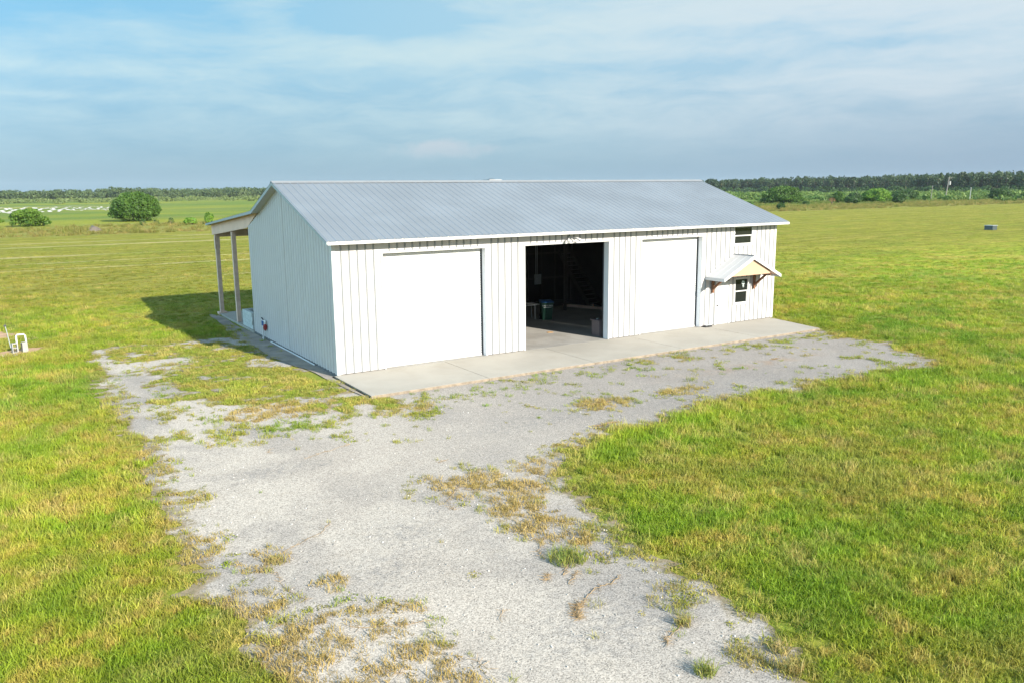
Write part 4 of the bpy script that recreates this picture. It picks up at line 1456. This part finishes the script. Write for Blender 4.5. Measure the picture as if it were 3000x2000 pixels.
def leaf_cloud(blobs, n, size, r, bias=.55, zmin=.02):
    """leaf faces spread over a set of overlapping lobes"""
    B = np.array(blobs)
    w = (B[:, 3] * B[:, 4] * B[:, 5]) ** (2 / 3)
    k = r.choice(len(B), n, p=w / w.sum())
    d = r.normal(size=(n, 3))
    d[:, 2] = np.where(d[:, 2] < 0, d[:, 2] * .55, d[:, 2])
    d /= np.linalg.norm(d, axis=1)[:, None]
    rr = 1 - np.abs(r.normal(0, .13, n)) + r.uniform(0, .10, n)
    P = B[k, :3] + d * B[k, 3:6] * rr[:, None]
    P[:, 2] = np.maximum(P[:, 2], zmin + r.uniform(0, .15, n))
    nrm = d * bias + r.normal(size=(n, 3)) * .45
    nrm /= np.linalg.norm(nrm, axis=1)[:, None]
    t1 = np.cross(nrm, r.normal(size=(n, 3)))
    t1 /= np.linalg.norm(t1, axis=1)[:, None]
    t2 = np.cross(nrm, t1)
    s = size * r.uniform(.55, 1.35, n)[:, None]
    V = np.stack([P - t1 * s - t2 * s * .1, P - t2 * s * .55, P + t1 * s, P + t2 * s * .55], 1).reshape(-1, 3)
    F = np.arange(4 * n).reshape(n, 4)
    return V, F


def lobes(w, d, h, n, r, z0=.0, core=.36, smin=.13, smax=.24):
    out = [(0, 0, z0 + (h - z0) * .44, w * core, d * core, (h - z0) * .50)]
    for i in range(n):
        a = r.uniform(0, 2 * np.pi)
        q = np.sqrt(r.uniform(.05, 1))
        zz = r.uniform(.12, 1) ** .9
        lim = np.sqrt(max(0.05, 1 - (max(0, zz - .25) / .78) ** 2.2))
        s = r.uniform(smin, smax)
        x, y = np.cos(a) * q * lim * (w / 2 - s * w * .5), np.sin(a) * q * lim * (d / 2 - s * d * .5)
        z = z0 + zz * (h - z0) * (1 - s * .9)
        z = min(z, h - s * h * .62)
        out.append((x, y, z, s * w * .62, s * d * .62, s * h * .75))
    return out


LG = mat_leaf('glossy dark leaves', (0.035, 0.085, 0.012), (0.085, 0.165, 0.022), .9)
LM = mat_leaf('mid green leaves', (0.050, 0.115, 0.012), (0.115, 0.200, 0.025), .9)
LB = mat_leaf('bright green leaves', (0.075, 0.165, 0.015), (0.15, 0.27, 0.025), .8)
LD = mat_leaf('deep green leaves', (0.022, 0.058, 0.014), (0.055, 0.115, 0.022), .8)
LO = mat_leaf('olive scrub leaves', (0.075, 0.115, 0.035), (0.16, 0.20, 0.06), .3)
LP = mat_leaf('pine needles', (0.020, 0.045, 0.018), (0.055, 0.095, 0.030), .12)
LW = mat_leaf('oak wood leaves', (0.040, 0.075, 0.028), (0.085, 0.125, 0.045), .08)
LR = mat_leaf('brown dead fronds', (0.22, 0.14, 0.06), (0.34, 0.23, 0.11), 1.0)


def bush(name, x, y, w, h, n, size, mat, label, cat, seed, nl=26, d=None, group=None, trunk=.12, **kw):
    r = np.random.default_rng(seed)
    e = empty(name, (x, y, 0), label, cat, group)
    V, F = leaf_cloud(lobes(w, d or w, h, nl, r, **kw), n, size, r)
    o = mesh_np('crown', V, F, mat, e)
    q = MB()
    for i in range(5):
        a = i * 1.3 + seed
        q.tube([(x + .1 * math.cos(a), y + .1 * math.sin(a), -.05), (x + w * .10 * math.cos(a), y + w * .10 * math.sin(a), h * .3), (x + w * .22 * math.cos(a), y + w * .22 * math.sin(a), h * .62)], [trunk, trunk * .7, trunk * .3], 6)
    q.build('trunk', M['bark'], e)
    return e


bush('round_tree', 17.4, 178.0, 11.6, 6.8, 26000, .20, LG, 'big round dense green tree alone at the edge of the left pasture', 'tree', 1, 110, trunk=.3, core=.44, smin=.08, smax=.17)
bush('spreading_shrub', -4.3, 163.5, 8.2, 3.6, 6500, .21, LM, 'low wide green shrub left of the big round tree', 'shrub', 2, 46, smin=.09, smax=.2, core=.3)
bush('spreading_shrub', -11.6, 166.5, 6.0, 3.2, 3000, .22, LM, 'dark shrub cut by the left edge of the photo', 'shrub', 3, 16)
bush('leafy_sapling', 23.4, 148, 3.4, 1.5, 500, .19, LB, 'pale leafy low bush just left of the porch roof tip', 'shrub', 4, 8, trunk=.05)
bush('leafy_sapling', 27.0, 148, 2.4, 2.5, 420, .19, LB, 'taller pale leafy bush touching the porch roof edge', 'shrub', 5, 7, trunk=.05)
for i, (x, y, h, lab) in enumerate(((14.9, 151, 1.5, 'leftmost of the tall green weeds in the verge right of the round tree'), (17.4, 151, 1.3, 'middle one of the tall green weeds in the verge right of the round tree'), (20.2, 151, 1.5, 'rightmost of the tall green weeds in the verge, nearest the pale bushes'))):
    bush('tall_weed', x, y, 1.6, h, 160, .12, LD, lab, 'weed', 40 + i, 6, group='tall weeds in the verge', trunk=.03)
bush('round_shrub', 247, 186, 17.0, 6.9, 12000, .32, LG, 'large rounded dark green shrub just beyond the right end of the barn roof', 'shrub', 6, 36, trunk=.25)
bush('bright_shrub', 287, 173, 13.6, 5.6, 8500, .32, LB, 'bright light green domed shrub left of the utility poles', 'shrub', 7, 28, trunk=.2)
bush('dark_shrub', 277.5, 176, 7.5, 3.9, 3000, .32, LD, 'dark shrub leaning on the left flank of the bright green shrub', 'shrub', 8, 16)
bush('dark_shrub', 266.3, 150.0, 5.4, 3.7, 2300, .28, LD, 'small upright dark shrub standing in front of the hedge', 'shrub', 9, 14)
bush('hedge_shrub', 339, 197, 9.5, 4.4, 3000, .34, LD, 'dark hedge shrub left of the white marker post', 'shrub', 10, 18)
bush('hedge_shrub', 356, 203, 11, 4.6, 3200, .34, LD, 'dark hedge shrub right of the white marker post', 'shrub', 11, 20)
bush('hedge_shrub', 323, 190, 8, 3.4, 2200, .34, LD, 'lower dark hedge shrub right behind the bright green shrub', 'shrub', 12, 16)
bush('wide_shrub', 349, 157.5, 11.5, 4.8, 3600, .34, LD, 'wide dark shrub right of the utility poles near the right edge', 'shrub', 13, 22)
bush('wide_shrub', 364, 153, 8.5, 3.3, 2400, .34, LG, 'lower green shrub cut by the right edge of the photo', 'shrub', 14, 16)
bush('verge_shrub', 182.2, 132.5, 2.9, 1.9, 900, .2, LD, 'small dark bush in the dry verge below the large rounded shrub', 'shrub', 15, 8, trunk=.05)
bush('verge_shrub', 228, 160, 3.2, 1.5, 700, .22, LD, 'small low dark bush in the verge left of the palm', 'shrub', 16, 8, trunk=.05)
bush('roadside_shrub', 206, 186, 10, 4.2, 3200, .3, LG, 'green shrub partly hidden behind the right slope of the barn roof', 'shrub', 17, 20)
bush('roadside_shrub', 190, 152, 5.5, 2.0, 1300, .26, LG, 'low green scrub emerging from behind the barn roof edge', 'shrub', 18, 12)
bush('palm_side_shrub', 259, 164, 7.0, 2.6, 1800, .3, LD, 'low dark shrub right of the brown skirted palm', 'shrub', 19, 14)
bush('palm_side_shrub', 262, 172, 5.6, 4.6, 1700, .3, LG, 'upright green shrub between the palm and the bright green shrub', 'shrub', 20, 12)

# cabbage palm
pe = empty('cabbage_palm', (244.3, 161.7, 0), 'short fan palm with a skirt of brown dead fronds in the far verge', 'palm')
MB().tube([(244.3, 161.7, -.1), (244.4, 161.7, 2.6)], [.3, .24], 8).build('trunk', M['bark'], pe)
for nm, mt_, n_, zlo, zhi, seed in (('frond_crown', LD, 46, -.15, 1.0, 3), ('dead_fronds', LR, 26, -1.1, -.35, 4)):
    r = np.random.default_rng(seed)
    vs, fs = [], []
    for i in range(n_):
        a = r.uniform(0, 6.28)
        el_ = r.uniform(zlo, zhi)
        d = np.array([math.cos(a) * math.cos(el_), math.sin(a) * math.cos(el_), math.sin(el_)])
        ln = r.uniform(1.3, 2.6) if nm != 'dead_fronds' else r.uniform(1.0, 2.0)
        side = np.cross(d, [0, 0, 1])
        side /= np.linalg.norm(side) + 1e-6
        c = np.array([0, 0, 2.6]) + d * ln * .5
        tip = np.array([0, 0, 2.6]) + d * ln + np.array([0, 0, -.25])
        for j in range(7):
            q = (j - 3) / 3
            e_ = tip + side * q * .75 - d * abs(q) * .35
            k = len(vs)
            vs += [tuple(c - side * .06), tuple(c + side * .06), tuple(e_ + side * .05), tuple(e_ - side * .05)]
            fs.append((k, k + 1, k + 2, k + 3))
    mesh_np(nm, vs, fs, mt_, pe)


def mass(name, items, mat, seed, per, size):
    """many small crowns in one mesh: items of (x, y, w, h, z0)"""
    r = np.random.default_rng(seed)
    Vs, Fs, off = [], [], 0
    for (x, y, w, h, z0) in items:
        n = int(per * r.uniform(.8, 1.2))
        V, F = leaf_cloud(lobes(w, w, h, 7, r, z0), n, size * r.uniform(.8, 1.2), r, zmin=z0)
        V = V + np.array([x, y, 0])
        Vs.append(V)
        Fs.append(F + off)
        off += len(V)
    o = mesh_np(name, np.concatenate(Vs), np.concatenate(Fs), mat)
    return tag(o, kind='stuff')


def line_pts(poly, n, depth, r):
    poly = np.array(poly, float)
    seg = np.hypot(*(poly[1:] - poly[:-1]).T)
    cum = np.concatenate([[0], np.cumsum(seg)])
    s = r.uniform(0, cum[-1], n)
    i = np.clip(np.searchsorted(cum, s) - 1, 0, len(seg) - 1)
    tt = ((s - cum[i]) / seg[i])[:, None]
    p = poly[i] * (1 - tt) + poly[i + 1] * tt
    d = poly[i + 1] - poly[i]
    nrm = np.column_stack([-d[:, 1], d[:, 0]]) / seg[i][:, None]
    return p + nrm * r.uniform(0, depth, n)[:, None]


r = np.random.default_rng(5)
# left wood, 0.8 km away, mixed oak and low pine
pl = line_pts([(-260, 780), (-170, 790), (60, 800), (330, 840), (600, 790), (720, 690)], 1050, 60, r)
mass('distant_wood', [(x, y, r.uniform(9, 16), 8.7 + 2.2 * vnoise(np.array(x * .02), np.array(y * 0), 4) + r.uniform(-1.6, 1.3) + (1.6 if r.uniform() > .93 else 0), .3) for x, y in pl], LW, 8, 190, .85)
# right pine wood, taller and nearer
pr_ = line_pts([(640, 640), (625, 480), (600, 350), (570, 230), (540, 110)], 760, 50, r)
pit, trk = [], MB()
for x, y in pr_:
    h = 13.2 + 2.8 * vnoise(np.array(x * .025), np.array(y * .025), 9) + r.uniform(-2.0, 1.2)
    pit.append((x, y, r.uniform(6.5, 9.5), h, h * r.uniform(.12, .36)))
    trk.bar((x, y, 0), (x, y, h * .75), .26, .26)
mass('pine_wood', pit, LP, 9, 230, .75)
tag(trk.build('pine_trunks', M['bark']), kind='stuff')
un = line_pts([(625, 650), (612, 480), (588, 350), (558, 230), (528, 110)], 380, 18, r)
mass('wood_undergrowth', [(x, y, r.uniform(6, 11), r.uniform(3.5, 6.5), 0) for x, y in un], LD, 19, 90, .8)
# scrub between the pasture and the woods
sc_ = []
while len(sc_) < 780:
    a = r.uniform(.76, 1.22)
    q = r.uniform(430, 640)
    x, y = CX + q * math.sin(a), CY + q * math.cos(a)
    sc_.append((x, y, r.uniform(5, 13), r.uniform(1.5, 3.6), 0))
for _ in range(170):
    a = r.uniform(.72, 1.2)
    q = r.uniform(345, 440)
    x, y = CX + q * math.sin(a), CY + q * math.cos(a)
    if vnoise(np.array(x * .02), np.array(y * .02), 14) > .48:
        sc_.append((x, y, r.uniform(3, 8), r.uniform(1.0, 2.6), 0))
mass('scrub', sc_, mat_leaf('mixed scrub leaves', (0.06, 0.13, 0.022), (0.155, 0.215, 0.05), .05), 10, 80, .55)
sl_ = []
for _ in range(230):
    a = r.uniform(-.08, .62)
    q = r.uniform(640, 800)
    sl_.append((CX + q * math.sin(a), CY + q * math.cos(a), r.uniform(8, 20), r.uniform(1.2, 3.2), 0))
for _ in range(40):
    a = r.uniform(-.08, .62)
    q = r.uniform(560, 640)
    sl_.append((CX + q * math.sin(a), CY + q * math.cos(a), r.uniform(5, 12), r.uniform(1.2, 2.6), 0))
mass('far_scrub', sl_, LO, 11, 90, .7)

# rank unmown verge behind the hay field
vc = bpy.data.collections.new('rank grass library')
for i, (n, h0, h1, w, s_, ln) in enumerate(((60, .35, .85, .035, .45, .6), (50, .25, .65, .04, .5, .9))):
    v, f = tuft_mesh('v', n, h0, h1, w, s_, ln, 300 + i)
    vc.objects.link(mesh_np('rank_%d' % i, v, f, M['blade'], link=False))
half = R(39)
n = 52000
a = YAW + rng.uniform(-half, half, n)
q = np.sqrt(rng.uniform(130 ** 2, 400 ** 2, n))
P = np.column_stack([CX + q * np.sin(a), CY + q * np.cos(a)])
yy = P[:, 1] + (fbm(P[:, 0] * .05, P[:, 1] * .05, 71) - .5) * 14
ok = (yy > 118) & (P[:, 1] > 116.5) & (yy < np.where(P[:, 0] > 100, 205, 156))
P = P[ok]
vn = fbm(P[:, 0] * .08, P[:, 1] * .08, 81)
ok = rng.uniform(size=len(P)) < np.clip(vn * 1.9 - .35, .08, 1)
P = P[ok]
n = len(P)
s1 = rng.uniform(.6, 1.5, n)
scatter_object('rank_verge_grass', np.column_stack([P, np.zeros(n)]), rng.uniform(0, 6.28, n), np.zeros((n, 2)), np.column_stack([s1, s1, s1 * rng.uniform(.5, 1.1, n)]), rng.integers(0, 2, n), np.clip(rng.uniform(-.4, .5, n) * (vnoise(P[:, 0] * .1, P[:, 1] * .1, 6) + .3), 0, .9), rng.uniform(.8, 1.15, n), vc)
print('verge', n)

# grey washed-out bank in the verge
bk = MB()
N_ = 9
for iy in range(3):
    for ix in range(N_):
        u = ix / (N_ - 1) * 2 - 1
        bk.v.append((4.2 + u * 1.35, 129.0 + iy * .7, (.05, .55, .85)[iy] * (1 - abs(u) ** 2.2) + random.uniform(-.04, .04)))
for iy in range(2):
    for ix in range(N_ - 1):
        k = iy * N_ + ix
        bk.f.append((k, k + 1, k + N_ + 1, k + N_))
tag(bk.build('dirt_bank', pmat('dark washed soil', (0.115, 0.095, 0.08), .95, 0, .3, 2.0, .5, 8), None, 0), kind='structure')
tag(MB().tube([(4.2, 130.5, .62), (4.2, 132.2, .62)], .32, 12).build('culvert_pipe', M['dark_metal']), 'dark culvert pipe end in the grey washed out bank of the verge', 'pipe')

# pale sandy tracks in the far left pasture
sd = MB()
r = np.random.default_rng(12)


def sandtrack(pts, w):
    k0 = len(sd.v)
    for i, (x, y) in enumerate(pts):
        ww = w * r.uniform(.4, 1.3)
        a_ = pts[max(i - 1, 0)]
        b_ = pts[min(i + 1, len(pts) - 1)]
        d = np.array([b_[0] - a_[0], b_[1] - a_[1]])
        d /= np.linalg.norm(d)
        sd.v += [(x - d[1] * ww, y + d[0] * ww, .05), (x + d[1] * ww, y - d[0] * ww, .05)]
    for i in range(len(pts) - 1):
        k = k0 + 2 * i
        sd.f.append((k, k + 1, k + 3, k + 2))


for c in range(15):
    x0 = -9.5 + c * 2.7 + r.uniform(-.6, .6)
    y0, y1 = (296 if c < 8 else 318) + r.uniform(-8, 8), (415 if c < 10 else 400) + r.uniform(-10, 10)
    pts = []
    for k in range(15):
        q = k / 14
        pts.append((x0 + (y0 + (y1 - y0) * q - 300) * (.02 + .0022 * x0) + 1.1 * math.sin(q * 9 + c * 1.7) + .5 * math.sin(q * 23 + c), y0 + (y1 - y0) * q))
    sandtrack(pts, .62 if c < 9 else .42)
for y, xa, xb in ((428, -14, 26), (448, 2, 52), (402, 8, 30), (352, 12, 34), (330, 20, 40)):
    sandtrack([(xa + (xb - xa) * k / 14, y + r.uniform(-4, 4) + k * .5) for k in range(15)], .9)
tag(sd.build('sandy_track', M['sand']), kind='structure')

# ------------------------------------------------------------------ air
hz = MB().box(-2600, -2600, -1.2, 2600, 2600, 34)
ho = hz.build('haze', bpy.data.materials.new('haze air'))
tag(ho, kind='stuff')
mt = ho.data.materials[0]
mt.use_nodes = True
mt.node_tree.nodes.clear()
t = NT(mt.node_tree)
o = t.node('ShaderNodeOutputMaterial')
pv = t.node('ShaderNodeVolumePrincipled')
pv.inputs['Color'].default_value = (0.78, 0.88, 1.0, 1)
pv.inputs['Density'].default_value = 0.00006
pv.inputs['Anisotropy'].default_value = 0.0
t.l.new(pv.outputs[0], o.inputs['Volume'])
